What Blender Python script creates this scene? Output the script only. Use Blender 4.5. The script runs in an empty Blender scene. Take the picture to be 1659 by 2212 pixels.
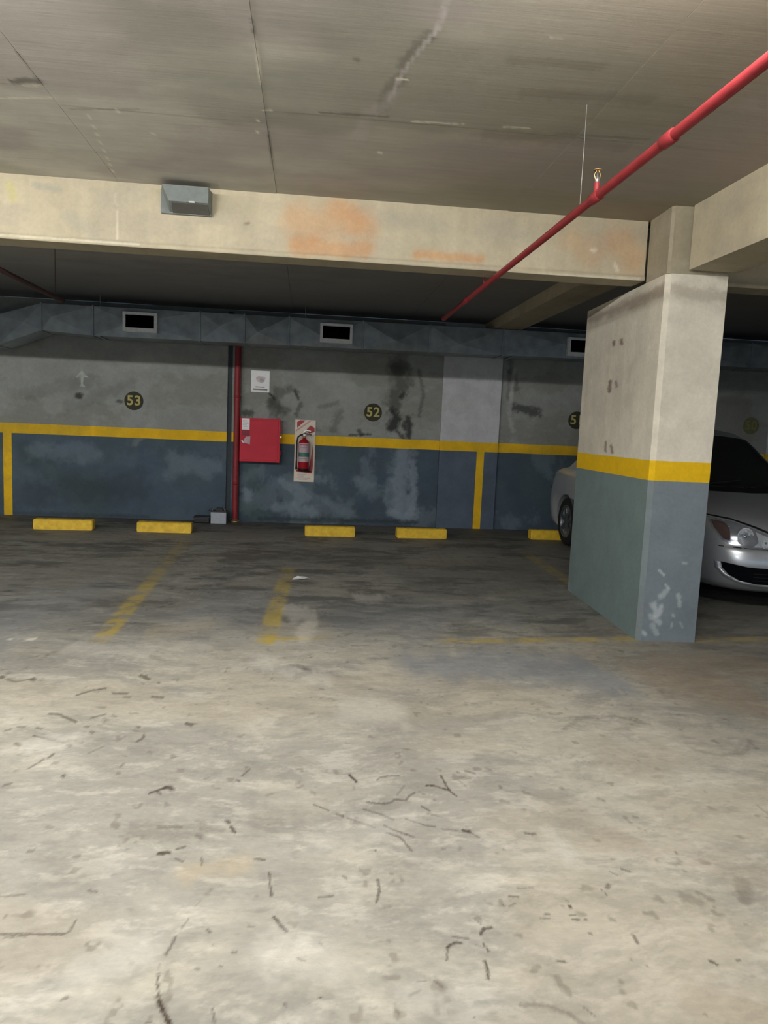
import bpy, bmesh, math, random
import numpy as np
from mathutils import Vector, Matrix

S = bpy.context.scene
COL = S.collection
# ------------------------------------------------------------------ camera
CAM_H = 1.4
cd = bpy.data.cameras.new('camera'); cam = bpy.data.objects.new('camera', cd); COL.objects.link(cam)
cd.sensor_fit = 'VERTICAL'; cd.sensor_height = 36.0; cd.lens = 36.0 * 1582.5 / 2212.0
cd.clip_start = 0.05; cd.clip_end = 100
R_ = Vector((0.99406, -0.10006, 0.04272)); U_ = Vector((-0.03091, 0.11674, 0.99268)); F_ = Vector((0.10432, 0.98811, -0.11295))
M = Matrix.Identity(4)
for i in range(3):
    M[i][0] = R_[i]; M[i][1] = U_[i]; M[i][2] = -F_[i]
M[0][3] = 0; M[1][3] = 0; M[2][3] = CAM_H
cam.matrix_world = M
S.camera = cam
# ------------------------------------------------------------------ world: added bluish fill light, entering by the open side behind
w = bpy.data.worlds.new('world'); S.world = w; w.use_nodes = True
w.node_tree.nodes['Background'].inputs[0].default_value = (0.62, 0.80, 1.0, 1)
w.node_tree.nodes['Background'].inputs[1].default_value = 0.6
S.view_settings.view_transform = 'Standard'; S.view_settings.look = 'None'
S.view_settings.gamma = 1.0; S.view_settings.use_curve_mapping = False
S.view_settings.exposure = 0.0
LAMP_STRENGTH = 560.0
LAMP_COLOR = (1.0, 0.995, 0.955, 1)
LAMP_POS = ((0.9, 1.75, 2.765), (-1.9, 1.75, 2.765), (-4.7, 1.75, 2.765), (-7.5, 1.75, 2.765), (-10.3, 1.75, 2.765), (6.4, 1.2, 2.765), (-2.4, -3.0, 2.765))
LAMP_LEVEL = (0.75, 1.3, 1.0, 1.0, 1.0, 0.35, 1.0)   # set lamp by lamp to balance the light

# ------------------------------------------------------------------ measures of the place
YW = 10.489; YB = 5.171; YB2 = 5.385; BB = 2.524; CEIL = 2.933
BAND0, BAND1 = 1.126, 1.262
CX, CY, CROT, CW, CD, CTOP = 2.3222, 4.7899, -0.0507, 0.416, 1.617, 2.502

# stains, scuffs and dark bands, in metres on their own surface: (colour, half width, half height, strength, points)
FLOOR_STAINS = [
 (0,0.0053,0.0106,0.90,((0.204,2.825),(0.228,2.766),)),
 (0,0.0035,0.0071,0.50,((0.311,2.776),(0.324,2.800),(0.360,2.815),(0.406,2.818),)),
 (0,0.0043,0.0085,0.85,((0.578,2.812),(0.584,2.737),(0.590,2.692),)),
 (0,0.0043,0.0082,0.85,((0.504,2.731),(0.534,2.731),(0.587,2.692),(0.607,2.648),)),
 (0,0.0043,0.0082,0.30,((0.415,2.729),(0.379,2.660),)),
 (0,0.0041,0.0078,0.60,((0.260,2.606),(0.303,2.595),(0.329,2.594),(0.355,2.607),(0.366,2.625),(0.408,2.617),(0.423,2.648),(0.450,2.676),)),
 (0,0.0033,0.0060,0.60,((0.057,2.593),(0.114,2.549),)),
 (0,0.0040,0.0071,0.60,((0.139,2.525),(0.165,2.506),)),
 (0,0.0031,0.0055,0.50,((0.178,2.496),(0.215,2.470),(0.271,2.429),)),
 (0,0.0040,0.0072,0.50,((0.241,2.556),(0.301,2.519),(0.345,2.482),)),
 (0,0.0038,0.0065,0.65,((0.305,2.443),(0.334,2.415),(0.402,2.366),)),
 (0,0.0037,0.0062,0.60,((0.309,2.398),(0.355,2.365),(0.372,2.316),(0.384,2.283),)),
 (0,0.0031,0.0054,0.55,((0.390,2.484),(0.456,2.439),(0.488,2.429),)),
 (0,0.0030,0.0052,0.40,((0.509,2.414),(0.566,2.403),)),
 (0,0.0076,0.0130,0.85,((0.586,2.400),(0.602,2.396),)),
 (0,0.0030,0.0051,0.60,((0.607,2.390),(0.631,2.357),)),
 (0,0.0040,0.0074,0.65,((0.461,2.571),(0.486,2.540),)),
 (0,0.0032,0.0057,0.35,((0.474,2.521),(0.512,2.501),)),
 (0,0.0045,0.0091,0.50,((0.652,2.843),(0.659,2.839),)),
 (0,0.0045,0.0091,0.50,((0.689,2.851),(0.723,2.830),)),
 (0,0.0043,0.0085,0.30,((0.646,2.763),(0.663,2.721),)),
 (0,0.0043,0.0071,0.70,((0.262,2.289),(0.263,2.289),)),
 (0,0.0058,0.0095,0.35,((0.488,2.293),(0.496,2.291),)),
 (0,0.0058,0.0095,0.30,((0.551,2.297),(0.548,2.283),)),
 (0,0.0030,0.0042,0.40,((0.518,1.939),(0.531,1.913),)),
 (0,0.0048,0.0064,0.80,((0.560,1.896),(0.536,1.893),(0.522,1.870),)),
 (0,0.0029,0.0039,0.50,((0.441,1.863),(0.483,1.853),)),
 (0,0.0046,0.0061,0.80,((0.460,1.838),(0.439,1.840),(0.419,1.823),)),
 (0,0.0034,0.0044,0.60,((0.419,1.823),(0.407,1.774),)),
 (0,0.0034,0.0045,0.70,((0.520,1.831),(0.528,1.804),)),
 (0,0.0044,0.0054,0.85,((0.508,1.766),(0.509,1.738),(0.503,1.702),)),
 (0,0.0023,0.0030,0.30,((0.500,1.829),(0.515,1.817),)),
 (0,0.0033,0.0042,0.75,((0.707,1.757),(0.726,1.753),)),
 (0,0.0033,0.0048,0.35,((0.686,2.071),(0.736,2.074),)),
 (0,0.0039,0.0056,0.60,((0.649,2.034),(0.677,2.030),)),
 (0,0.0038,0.0054,0.45,((0.621,1.991),(0.623,1.989),)),
 (0,0.0032,0.0045,0.45,((0.637,1.988),(0.659,2.000),)),
 (0,0.0050,0.0071,0.85,((0.820,1.981),(0.821,1.977),)),
 (0,0.0038,0.0054,0.50,((0.820,2.005),(0.821,2.003),)),
 (0,0.0031,0.0042,0.60,((0.806,1.940),(0.824,1.939),)),
 (0,0.0036,0.0050,0.60,((0.807,1.921),(0.827,1.920),)),
 (0,0.0036,0.0050,0.60,((0.844,1.920),(0.848,1.920),)),
 (0,0.0031,0.0043,0.60,((0.734,1.947),(0.748,1.946),)),
 (0,0.0030,0.0042,0.45,((0.715,1.931),(0.742,1.928),)),
 (0,0.0047,0.0062,0.50,((0.834,1.861),(0.839,1.857),)),
 (0,0.0051,0.0099,0.75,((-0.558,2.688),(-0.529,2.712),(-0.509,2.730),)),
 (0,0.0078,0.0151,0.80,((-0.509,2.730),(-0.496,2.737),(-0.477,2.718),)),
 (0,0.0042,0.0082,0.50,((-0.530,2.698),(-0.513,2.680),)),
 (0,0.0070,0.0125,0.75,((-0.248,2.484),(-0.240,2.472),)),
 (0,0.0061,0.0107,0.80,((-0.230,2.448),(-0.213,2.412),)),
 (0,0.0065,0.0107,0.90,((-0.443,2.295),(-0.410,2.297),)),
 (0,0.0044,0.0073,0.60,((-0.392,2.314),(-0.367,2.330),)),
 (0,0.0043,0.0069,0.55,((-0.386,2.262),(-0.362,2.246),)),
 (0,0.0035,0.0057,0.60,((-0.303,2.265),(-0.297,2.222),)),
 (0,0.0043,0.0069,0.60,((-0.136,2.254),(-0.103,2.246),)),
 (0,0.0040,0.0061,0.70,((-0.083,2.176),(-0.078,2.117),(-0.070,2.061),)),
 (0,0.0045,0.0092,0.50,((-0.224,2.827),(-0.201,2.879),)),
 (0,0.0053,0.0105,0.60,((-0.242,2.789),(-0.232,2.781),)),
 (0,0.0062,0.0108,0.40,((-0.477,2.451),(-0.400,2.449),)),
 (0,0.0076,0.0129,0.40,((-0.339,2.395),(-0.322,2.386),)),
 (0,0.0092,0.0160,0.25,((-0.329,2.436),(-0.257,2.422),)),
 (0,0.0100,0.0282,0.70,((-1.595,3.959),(-1.582,3.945),)),
 (0,0.0049,0.0138,0.50,((-1.555,3.924),(-1.493,3.883),(-1.427,3.927),)),
 (0,0.0087,0.0243,0.65,((-1.425,3.934),(-1.408,3.913),)),
 (0,0.0059,0.0159,0.60,((-1.127,3.695),(-1.069,3.767),(-1.012,3.795),)),
 (0,0.0059,0.0156,0.55,((-0.958,3.723),(-0.883,3.724),)),
 (0,0.0058,0.0152,0.40,((-0.889,3.672),(-0.859,3.672),)),
 (0,0.0070,0.0183,0.60,((-0.752,3.680),(-0.697,3.668),)),
 (0,0.0088,0.0249,0.65,((-0.879,3.998),(-0.822,3.939),)),
 (0,0.0074,0.0205,0.50,((-0.764,3.890),(-0.757,3.883),)),
 (0,0.0054,0.0132,0.60,((-1.178,3.454),(-1.132,3.449),(-1.025,3.357),)),
 (0,0.0054,0.0133,0.50,((-0.973,3.406),(-0.920,3.450),)),
 (0,0.0063,0.0148,0.50,((-0.970,3.310),(-0.958,3.304),)),
 (0,0.0072,0.0166,0.50,((-0.929,3.244),(-0.919,3.239),)),
 (0,0.0063,0.0148,0.45,((-1.263,3.304),(-1.233,3.304),)),
 (0,0.0052,0.0121,0.45,((-1.303,3.259),(-1.281,3.279),)),
 (0,0.0052,0.0122,0.50,((-1.180,3.294),(-1.152,3.284),)),
 (0,0.0040,0.0091,0.60,((-1.162,3.210),(-1.010,3.133),)),
 (0,0.0079,0.0175,0.65,((-0.985,3.114),(-0.975,3.105),)),
 (0,0.0059,0.0132,0.50,((-1.207,3.129),(-1.179,3.111),)),
 (0,0.0067,0.0143,0.65,((-1.024,2.991),(-1.017,3.025),)),
 (0,0.0056,0.0117,0.50,((-1.069,2.897),(-1.038,2.974),)),
 (0,0.0063,0.0126,0.70,((-0.916,2.833),(-0.909,2.825),)),
 (0,0.0073,0.0172,0.50,((-0.738,3.305),(-0.731,3.299),)),
 (0,0.0071,0.0162,0.60,((-0.694,3.218),(-0.687,3.194),)),
 (0,0.0070,0.0158,0.55,((-0.706,3.146),(-0.692,3.170),)),
 (0,0.0074,0.0175,0.60,((-0.525,3.342),(-0.500,3.321),)),
 (0,0.0048,0.0106,0.30,((-0.879,3.029),(-0.832,3.100),)),
 (0,0.0061,0.0121,0.50,((-1.106,2.761),(-1.088,2.772),)),
 (0,0.0056,0.0117,0.40,((-0.992,2.945),(-0.974,2.945),)),
 (0,0.0055,0.0116,0.40,((-0.717,2.913),(-0.710,2.930),)),
 (0,0.0063,0.0128,0.40,((-0.715,2.849),(-0.705,2.849),)),
 (0,0.0026,0.0037,0.20,((-0.276,2.047),(-0.289,2.020),)),
 (0,0.0031,0.0043,0.40,((-0.297,1.972),(-0.310,1.932),)),
 (0,0.0041,0.0055,0.60,((-0.321,1.893),(-0.328,1.853),(-0.335,1.827),)),
 (0,0.0022,0.0029,0.30,((-0.342,1.797),(-0.340,1.760),)),
 (0,0.0032,0.0040,0.70,((-0.340,1.760),(-0.335,1.727),(-0.325,1.689),(-0.319,1.668),)),
 (0,0.0052,0.0060,0.95,((-0.319,1.668),(-0.304,1.637),(-0.280,1.596),)),
 (0,0.0048,0.0066,0.60,((-0.238,1.921),(-0.231,1.910),)),
 (0,0.0055,0.0076,0.75,((-0.058,1.966),(-0.037,1.928),(-0.022,1.907),)),
 (0,0.0036,0.0041,0.55,((-0.189,1.640),(-0.179,1.597),)),
 (0,0.0045,0.0057,0.40,((-0.247,1.773),(-0.242,1.771),)),
 (0,0.0034,0.0043,0.40,((-0.189,1.780),(-0.184,1.777),)),
 (0,0.0040,0.0053,0.50,((-0.162,1.828),(-0.152,1.829),)),
 (0,0.0030,0.0042,0.35,((-0.130,1.930),(-0.113,1.928),)),
 (0,0.0052,0.0061,0.50,((-0.017,1.647),(-0.015,1.641),)),
 (0,0.0046,0.0052,0.50,((-0.335,1.607),(-0.327,1.606),)),
 (0,0.0037,0.0051,0.60,((-0.796,1.926),(-0.619,1.919),(-0.609,1.933),(-0.608,1.971),)),
 (0,0.0030,0.0041,0.50,((-0.770,1.913),(-0.719,1.914),)),
 (0,0.0033,0.0049,0.40,((-0.860,2.086),(-0.786,2.096),)),
 (0,0.0051,0.0072,0.40,((-0.804,1.995),(-0.803,2.002),)),
 (0,0.0053,0.0064,0.55,((-0.549,1.686),(-0.542,1.693),)),
 (0,0.0066,0.0109,0.40,((-0.858,2.321),(-0.844,2.320),)),
 (0,0.0065,0.0106,0.35,((-0.707,2.285),(-0.692,2.285),)),
 (0,0.0047,0.0070,0.50,((-0.610,2.107),(-0.586,2.100),)),
 (0,0.0039,0.0058,0.70,((0.255,2.131),(0.255,2.073),(0.241,2.019),)),
 (0,0.0039,0.0057,0.55,((0.072,2.051),(0.114,2.054),)),
 (0,0.0054,0.0083,0.50,((0.150,2.151),(0.157,2.143),)),
 (0,0.0040,0.0051,0.70,((0.012,1.799),(0.029,1.788),)),
 (0,0.0029,0.0039,0.35,((0.070,1.855),(0.078,1.843),)),
 (0,0.0032,0.0037,0.80,((0.068,1.662),(0.071,1.662),)),
 (0,0.0041,0.0063,0.60,((1.062,2.157),(1.083,2.143),)),
 (0,0.0027,0.0041,0.40,((1.016,2.148),(1.033,2.125),)),
 (0,0.0065,0.0097,0.60,((0.971,2.065),(0.984,2.076),)),
 (0,0.0026,0.0038,0.50,((0.949,2.057),(0.958,2.024),)),
 (0,0.0058,0.0076,0.65,((0.960,1.848),(0.957,1.816),)),
 (0,0.0049,0.0061,0.75,((1.128,1.738),(1.138,1.724),)),
 (0,0.0038,0.0048,0.55,((1.203,1.735),(1.213,1.738),)),
 (0,0.0079,0.0108,0.40,((0.922,1.921),(0.929,1.914),)),
 (0,0.0043,0.0068,0.50,((1.294,2.250),(1.291,2.236),)),
 (0,0.0038,0.0047,0.45,((0.942,1.729),(0.943,1.724),)),
 (0,0.0044,0.0056,0.40,((0.909,1.753),(0.911,1.753),)),
 (0,0.0044,0.0049,0.40,((1.013,1.563),(1.016,1.559),)),
 (0,0.0025,0.0028,0.45,((0.719,1.598),(0.735,1.570),)),
 (0,0.0218,0.0317,0.35,((1.430,2.077),(1.381,1.986),)),
 (0,0.0189,0.0269,0.30,((1.198,2.004),(1.232,1.985),)),
 (0,0.0089,0.0127,0.35,((1.254,2.025),(1.279,1.992),)),
 (0,0.0065,0.0074,0.35,((0.563,1.613),(0.626,1.609),(0.675,1.580),(0.699,1.545),)),
 (0,0.0047,0.0056,0.50,((0.319,1.672),(0.292,1.658),)),
 (0,0.0027,0.0033,0.40,((0.316,1.705),(0.339,1.702),)),
 (0,0.0032,0.0039,0.50,((0.363,1.701),(0.378,1.681),)),
 (0,0.0051,0.0058,0.35,((0.254,1.610),(0.258,1.602),)),
 (0,0.0035,0.0040,0.90,((0.438,1.581),(0.439,1.581),)),
 (0,0.0053,0.0070,0.30,((0.258,1.856),(0.263,1.854),)),
 (0,0.0069,0.0133,0.50,((0.801,2.722),(0.798,2.704),)),
 (0,0.0053,0.0089,0.60,((0.803,2.379),(0.835,2.372),)),
 (0,0.0055,0.0097,0.40,((1.247,2.480),(1.260,2.473),)),
 (0,0.0096,0.0230,0.25,((1.266,3.279),(1.401,3.421),(1.588,3.434),(1.725,3.335),)),
 (0,0.0087,0.0189,0.25,((1.797,3.046),(1.886,2.988),(2.028,3.020),(2.134,3.144),)),
 (0,0.0155,0.0455,0.40,((-0.153,4.125),(-0.035,4.186),(0.046,4.074),(-0.032,4.009),)),
 (0,0.0307,0.0532,0.22,((-0.556,2.444),(-0.442,2.412),(-0.335,2.424),)),
 (0,0.0396,0.0710,0.18,((-0.136,2.494),(-0.005,2.522),)),
 (0,0.0466,0.0818,0.12,((0.095,2.520),(0.189,2.395),)),
 (0,0.0495,0.0790,0.12,((-0.784,2.262),(-0.628,2.208),)),
 (3,0.0977,0.2877,0.60,((0.677,4.188),(1.393,4.208),(1.790,3.970),)),
 (3,0.0694,0.2176,0.40,((1.170,4.476),(1.721,4.306),)),
 (3,0.1840,0.6960,0.25,((-0.786,5.279),(-0.325,5.308),)),
 (3,0.1908,0.7482,0.30,((-2.033,5.201),(-1.776,5.777),)),
 (3,0.1489,0.5564,0.30,((0.349,5.219),(0.832,5.247),)),
 (2,0.1222,0.3374,0.55,((2.076,3.976),(2.459,3.756),)),
 (2,0.0804,0.2436,0.50,((2.262,4.232),(2.948,4.250),)),
 (3,0.0866,0.3391,0.25,((1.020,5.534),(1.585,5.429),)),
 (1,0.1328,0.6645,0.30,((1.053,6.765),(2.329,7.244),)),
 (1,0.1304,0.6990,0.30,((-0.282,7.426),(0.924,7.580),)),
 (1,0.1284,0.6213,0.25,((-2.339,6.820),(-1.295,6.725),)),
 (4,0.0421,0.1334,0.25,((-1.405,4.476),(-0.925,4.402),)),
 (4,0.0592,0.2202,0.35,((-0.111,5.486),(0.046,5.266),(0.015,4.865),)),
 (4,0.0339,0.1445,0.25,((0.429,5.956),(0.624,5.971),)),
 (4,0.0466,0.1361,0.35,((-0.254,4.247),(0.122,3.937),)),
 (4,0.0357,0.0798,0.45,((-0.993,3.156),(-1.149,3.111),)),
 (3,0.0905,0.3086,0.25,((-1.928,5.085),(-1.773,4.462),)),
 (5,0.0533,0.1888,0.16,((-1.002,4.904),(-0.652,5.015),)),
 (4,0.0775,0.1941,0.35,((0.253,3.534),(0.434,3.475),)),
 (5,0.0418,0.0657,0.25,((-0.343,2.187),(-0.175,2.218),)),
 (2,0.0840,0.1774,0.25,((1.320,2.956),(1.638,2.953),)),
 (2,0.0827,0.1406,0.25,((0.966,2.533),(1.184,2.226),)),
 (2,0.0885,0.1362,0.30,((1.346,2.221),(1.495,2.087),)),
 (2,0.0600,0.0678,0.30,((1.019,1.622),(1.166,1.541),)),
 (4,0.0682,0.0877,0.30,((-0.041,1.819),(0.081,1.779),)),
 (4,0.0570,0.0735,0.30,((-0.505,1.774),(-0.404,1.835),)),
 (4,0.0364,0.0600,0.30,((0.895,2.376),(0.912,2.235),)),
 (4,0.0464,0.0541,0.25,((0.309,1.657),(0.416,1.608),)),
 (4,0.0460,0.0797,0.20,((0.395,2.481),(0.092,2.369),)),
 (4,0.0103,0.0342,0.70,((-1.708,4.647),(-1.671,4.659),)),
 (4,0.0088,0.0293,0.70,((-1.821,4.652),(-1.806,4.643),)),
]
WALL_STAINS = [
 (0,0.1123,0.1097,.6,((1.232,2.295),(1.270,2.038),(1.176,1.772),)),
 (0,0.0530,0.0517,.4,((1.351,2.301),(1.430,2.045),)),
 (0,0.0797,0.0785,.9,((1.168,1.641),(1.239,1.546),(1.159,1.411),)),
 (0,0.0668,0.0657,.85,((1.399,1.553),(1.425,1.290),)),
 (0,0.0334,0.0329,.7,((1.247,1.381),(1.318,1.285),)),
 (0,0.0465,0.0456,.8,((1.316,1.909),(1.292,1.856),)),
 (0,0.0266,0.0259,.4,((1.520,2.245),(1.603,1.923),(1.552,1.592),)),
 (0,0.1321,0.1291,.3,((1.219,2.295),(1.276,2.491),)),
 (0,0.0165,0.0164,.7,((0.566,1.287),(0.863,1.312),)),
 (0,0.0297,0.0295,.7,((0.696,1.358),(0.731,1.307),)),
 (0,0.0963,0.0961,.5,((-0.461,1.858),(-0.486,1.567),)),
 (0,0.0451,0.0449,.45,((-0.302,1.910),(-0.203,1.850),)),
 (0,0.0193,0.0193,.65,((-0.224,1.888),(-0.168,1.762),)),
 (0,0.0324,0.0323,.5,((-0.134,1.699),(-0.195,1.548),)),
 (0,0.0835,0.0835,.5,((-0.522,1.707),(-0.376,1.552),)),
 (0,0.0447,0.0450,.7,((-0.902,1.529),(-0.826,1.539),)),
 (0,0.0192,0.0192,.8,((-0.570,1.820),(-0.510,1.746),)),
 (0,0.0524,0.0520,.35,((0.423,1.608),(0.334,1.343),)),
 (0,0.0325,0.0324,.3,((0.127,1.659),(0.386,1.736),)),
 (0,0.0325,0.0325,.3,((-0.091,1.357),(0.138,1.334),)),
 (0,0.0687,0.0664,.7,((2.948,1.787),(3.284,1.722),)),
 (0,0.0272,0.0262,.3,((2.832,2.311),(2.843,1.915),)),
 (0,0.0543,0.0521,.4,((2.781,2.571),(2.951,2.053),)),
 (0,0.0902,0.0932,.22,((-3.816,1.667),(-2.967,1.895),)),
 (0,0.0914,0.0941,.2,((-3.273,1.505),(-2.476,1.856),)),
 (0,0.0247,0.0252,.65,((-2.629,1.616),(-2.586,1.612),)),
 (0,0.0396,0.0407,.85,((-3.150,1.673),(-3.144,1.667),)),
 (0,0.1823,0.1919,.3,((-4.076,0.270),(-2.346,0.458),)),
 (0,0.1517,0.1582,.2,((-3.825,0.852),(-2.658,0.253),)),
 (1,0.0342,0.0330,.6,((2.887,1.984),(2.874,1.651),(2.942,1.453),)),
 (1,0.0273,0.0262,.5,((2.914,2.315),(2.878,1.917),)),
 (1,0.0918,0.0935,.2,((-2.722,2.031),(-2.231,2.181),)),
 (1,0.0436,0.0448,.2,((-2.411,1.035),(-2.163,1.365),)),
 (1,0.1619,0.1600,.2,((0.175,2.177),(0.580,1.810),)),
 (2,0.1409,0.1394,.65,((1.342,1.054),(1.307,0.652),(1.413,0.251),)),
 (2,0.0539,0.0533,.6,((1.483,0.926),(1.536,0.525),(1.484,0.186),)),
 (2,0.0608,0.0608,.55,((1.179,0.176),(1.589,0.134),)),
 (2,0.1009,0.1005,.4,((1.195,0.581),(1.241,0.313),)),
 (2,0.0786,0.0794,.5,((-0.165,0.534),(-0.029,0.372),(-0.157,0.268),)),
 (2,0.0850,0.0864,.5,((-0.419,0.227),(0.109,0.177),)),
 (2,0.0522,0.0528,.4,((-0.363,0.593),(-0.229,0.465),)),
 (2,0.0582,0.0592,.5,((-0.879,0.443),(-0.838,0.346),)),
 (2,0.0665,0.0666,.3,((0.691,0.630),(0.894,0.570),)),
 (2,0.0662,0.0667,.25,((0.236,0.348),(0.642,0.160),)),
 (2,0.0459,0.0462,.35,((-0.040,0.737),(0.227,0.614),)),
 (2,0.1216,0.1265,.25,((-3.703,0.920),(-2.969,0.885),)),
 (2,0.1580,0.1617,.3,((-1.844,0.800),(-1.399,0.752),)),
 (3,0.1295,0.1323,.4,((-0.939,0.177),(-0.677,0.119),)),
 (3,0.0968,0.0981,.3,((-0.822,0.773),(-0.685,0.450),)),
 (0,0.0326,0.0333,.5,((-0.676,0.052),(1.592,0.066),)),
 (0,0.0244,0.0257,.35,((-4.079,0.027),(-2.217,0.032),)),
]
BEAM_STAINS = [
 (0,0.1240,0.1203,.35,((-0.102,2.759),(0.241,2.798),)),
 (0,0.0622,0.0605,.5,((-0.129,2.600),(0.343,2.601),)),
 (0,0.0781,0.0752,.3,((0.144,2.867),(0.370,2.731),)),
 (0,0.0353,0.0339,.5,((0.695,2.600),(1.151,2.598),)),
 (0,0.1184,0.1100,.3,((2.107,2.787),(2.253,2.670),)),
 (0,0.1003,0.0938,.22,((1.804,2.767),(1.945,2.681),)),
 (1,0.0202,0.0202,.55,((-1.822,2.871),(-1.664,2.854),)),
 (2,0.0286,0.0287,.35,((-1.980,2.860),(-1.953,2.775),)),
 (3,0.0107,0.0105,.6,((-0.471,2.722),(-0.453,2.729),)),
 (4,0.0152,0.0141,.7,((1.943,2.713),(1.963,2.711),)),
 (4,0.0119,0.0111,.7,((2.113,2.629),(2.137,2.583),)),
 (4,0.0059,0.0058,.45,((-1.313,2.851),(-1.301,2.573),)),
 (1,0.0438,0.0438,.3,((-1.607,2.684),(-1.460,2.606),)),
 (4,0.0072,0.0073,.6,((-2.042,2.546),(-1.164,2.543),)),
 (4,0.0075,0.0074,.6,((-1.104,2.512),(0.062,2.512),)),
 (4,0.0097,0.0093,.5,((0.700,2.501),(2.299,2.535),)),
 (1,0.0588,0.0584,.2,((-1.372,2.817),(-1.166,2.862),)),
 (1,0.0635,0.0607,.25,((0.524,2.833),(0.847,2.795),)),
 (1,0.0816,0.0771,.2,((1.205,2.788),(1.505,2.747),)),
]
COLUMN_SIDE_MARKS = [
 (0,0.0363,0.0129,.8,((0.908,2.160),(0.903,2.138),)),
 (0,0.0393,0.0143,.8,((0.748,2.153),(0.733,2.126),)),
 (0,0.0420,0.0148,.8,((0.922,1.847),(0.927,1.774),)),
 (0,0.0302,0.0108,.7,((0.798,1.839),(0.771,1.802),)),
 (0,0.0318,0.0111,.7,((0.922,1.369),(0.906,1.295),)),
 (0,0.0304,0.0108,.7,((0.792,1.346),(0.749,1.289),)),
 (0,0.1407,0.0451,.5,((1.571,2.419),(0.727,2.410),(-0.051,2.403),)),  # broad dark band near the top of the side
 (1,0.1011,0.0363,.2,((0.818,1.930),(0.740,1.569),)),
 (1,0.1167,0.0390,.15,((1.253,1.963),(1.054,1.574),)),
]
COLUMN_FRONT_MARKS = [
 (0,0.0407,0.0387,.4,((0.028,2.408),(0.194,2.387),(0.402,2.368),)),  # the dark band carried on across the front
 (1,0.0197,0.0197,0.43,((0.184,0.367),(0.148,0.317),)),
 (1,0.0214,0.0214,0.54,((0.100,0.266),(0.133,0.184),(0.154,0.251),)),
 (1,0.0198,0.0198,0.43,((0.084,0.182),(0.154,0.135),)),
 (1,0.0198,0.0199,0.36,((0.106,0.117),(0.138,0.058),)),
 (1,0.0132,0.0133,0.50,((0.041,0.065),(0.059,0.049),)),
 (1,0.0082,0.0081,0.58,((0.119,0.506),(0.154,0.474),)),
 (1,0.0148,0.0148,0.43,((0.269,0.337),(0.286,0.261),)),
 (1,0.0099,0.0099,0.36,((0.242,0.194),(0.253,0.181),)),
 (1,0.0083,0.0083,0.29,((0.244,0.137),(0.240,0.104),)),
 (1,0.0099,0.0099,0.25,((0.303,0.139),(0.320,0.106),)),
 (1,0.0066,0.0065,0.43,((0.281,0.563),(0.311,0.561),)),
 (1,0.0081,0.0081,0.65,((-0.007,0.671),(0.004,0.619),)),
 (1,0.0082,0.0082,.5,((0.170,0.409),(0.202,0.377),)),
]
CEILING_STAINS = [
 (0,0.0232,0.0438,.4,((0.415,3.042),(0.380,3.120),(0.344,3.280),)),
 (0,0.0299,0.0630,.35,((0.357,3.381),(0.309,3.502),(0.292,3.727),)),
 (1,0.0080,0.0134,.6,((0.451,2.726),(0.446,2.726),(0.441,2.813),(0.445,2.904),(0.430,3.022),)),
 (1,0.0096,0.0176,.6,((0.444,2.969),(0.418,3.059),(0.395,3.154),(0.363,3.276),(0.353,3.382),)),
 (1,0.0100,0.0213,.55,((0.344,3.406),(0.336,3.520),(0.321,3.619),)),
 (1,0.0276,0.0620,.3,((0.329,3.593),(0.290,3.754),(0.266,3.732),)),
 (1,0.0385,0.0919,.25,((0.228,3.821),(0.209,4.058),)),
 (2,0.0040,0.0085,.8,((0.332,3.408),(0.385,3.406),)),
 (0,0.0034,0.0060,.6,((-0.260,2.911),(-0.267,3.135),)),
 (2,0.0037,0.0072,.6,((-0.262,3.169),(-0.278,3.792),)),
 (2,0.0046,0.0109,.8,((-0.277,3.855),(-0.232,3.857),)),
 (0,0.0035,0.0085,.5,((-0.261,3.923),(-0.275,4.823),)),
 (2,0.0036,0.0090,.5,((-1.175,4.086),(-1.281,4.989),)),
 (0,0.0051,0.0106,.45,((-1.295,3.477),(-1.300,3.731),)),
 (0,0.0134,0.0303,.6,((-1.421,3.783),(-1.292,3.739),)),
 (2,0.0056,0.0128,.7,((-1.392,3.815),(-1.306,3.798),)),
 (2,0.0035,0.0084,.6,((-1.575,3.985),(-1.305,3.930),)),
 (0,0.0036,0.0088,.35,((-1.254,4.047),(-0.897,3.973),)),
 (0,0.0045,0.0108,.6,((-0.001,3.830),(0.342,3.808),)),
 (2,0.0034,0.0082,.6,((0.462,3.838),(0.717,3.818),)),
 (2,0.0034,0.0082,.6,((0.928,3.808),(1.056,3.798),)),
 (0,0.0068,0.0168,.3,((1.200,3.832),(1.680,3.801),)),
 (2,0.0071,0.0173,.7,((-1.011,4.007),(-1.009,4.023),)),
 (2,0.0077,0.0200,.7,((-0.896,4.284),(-0.893,4.289),)),
 (2,0.0071,0.0174,.8,((-0.314,3.985),(-0.310,3.995),)),
 (2,0.0074,0.0189,.8,((-0.324,4.135),(-0.320,4.147),)),
 (2,0.0064,0.0173,.7,((0.336,4.295),(0.352,4.298),)),
 (0,0.0086,0.0175,.4,((0.147,3.266),(0.155,3.277),)),
 (2,0.0035,0.0064,.5,((0.882,2.954),(0.929,2.952),)),
 (0,0.0186,0.0369,.2,((0.772,3.157),(1.163,3.140),)),
 (0,0.0243,0.0528,.2,((0.911,3.427),(1.480,3.383),)),
 (0,0.0279,0.0696,.15,((0.859,3.918),(1.618,3.942),)),
]


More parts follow.
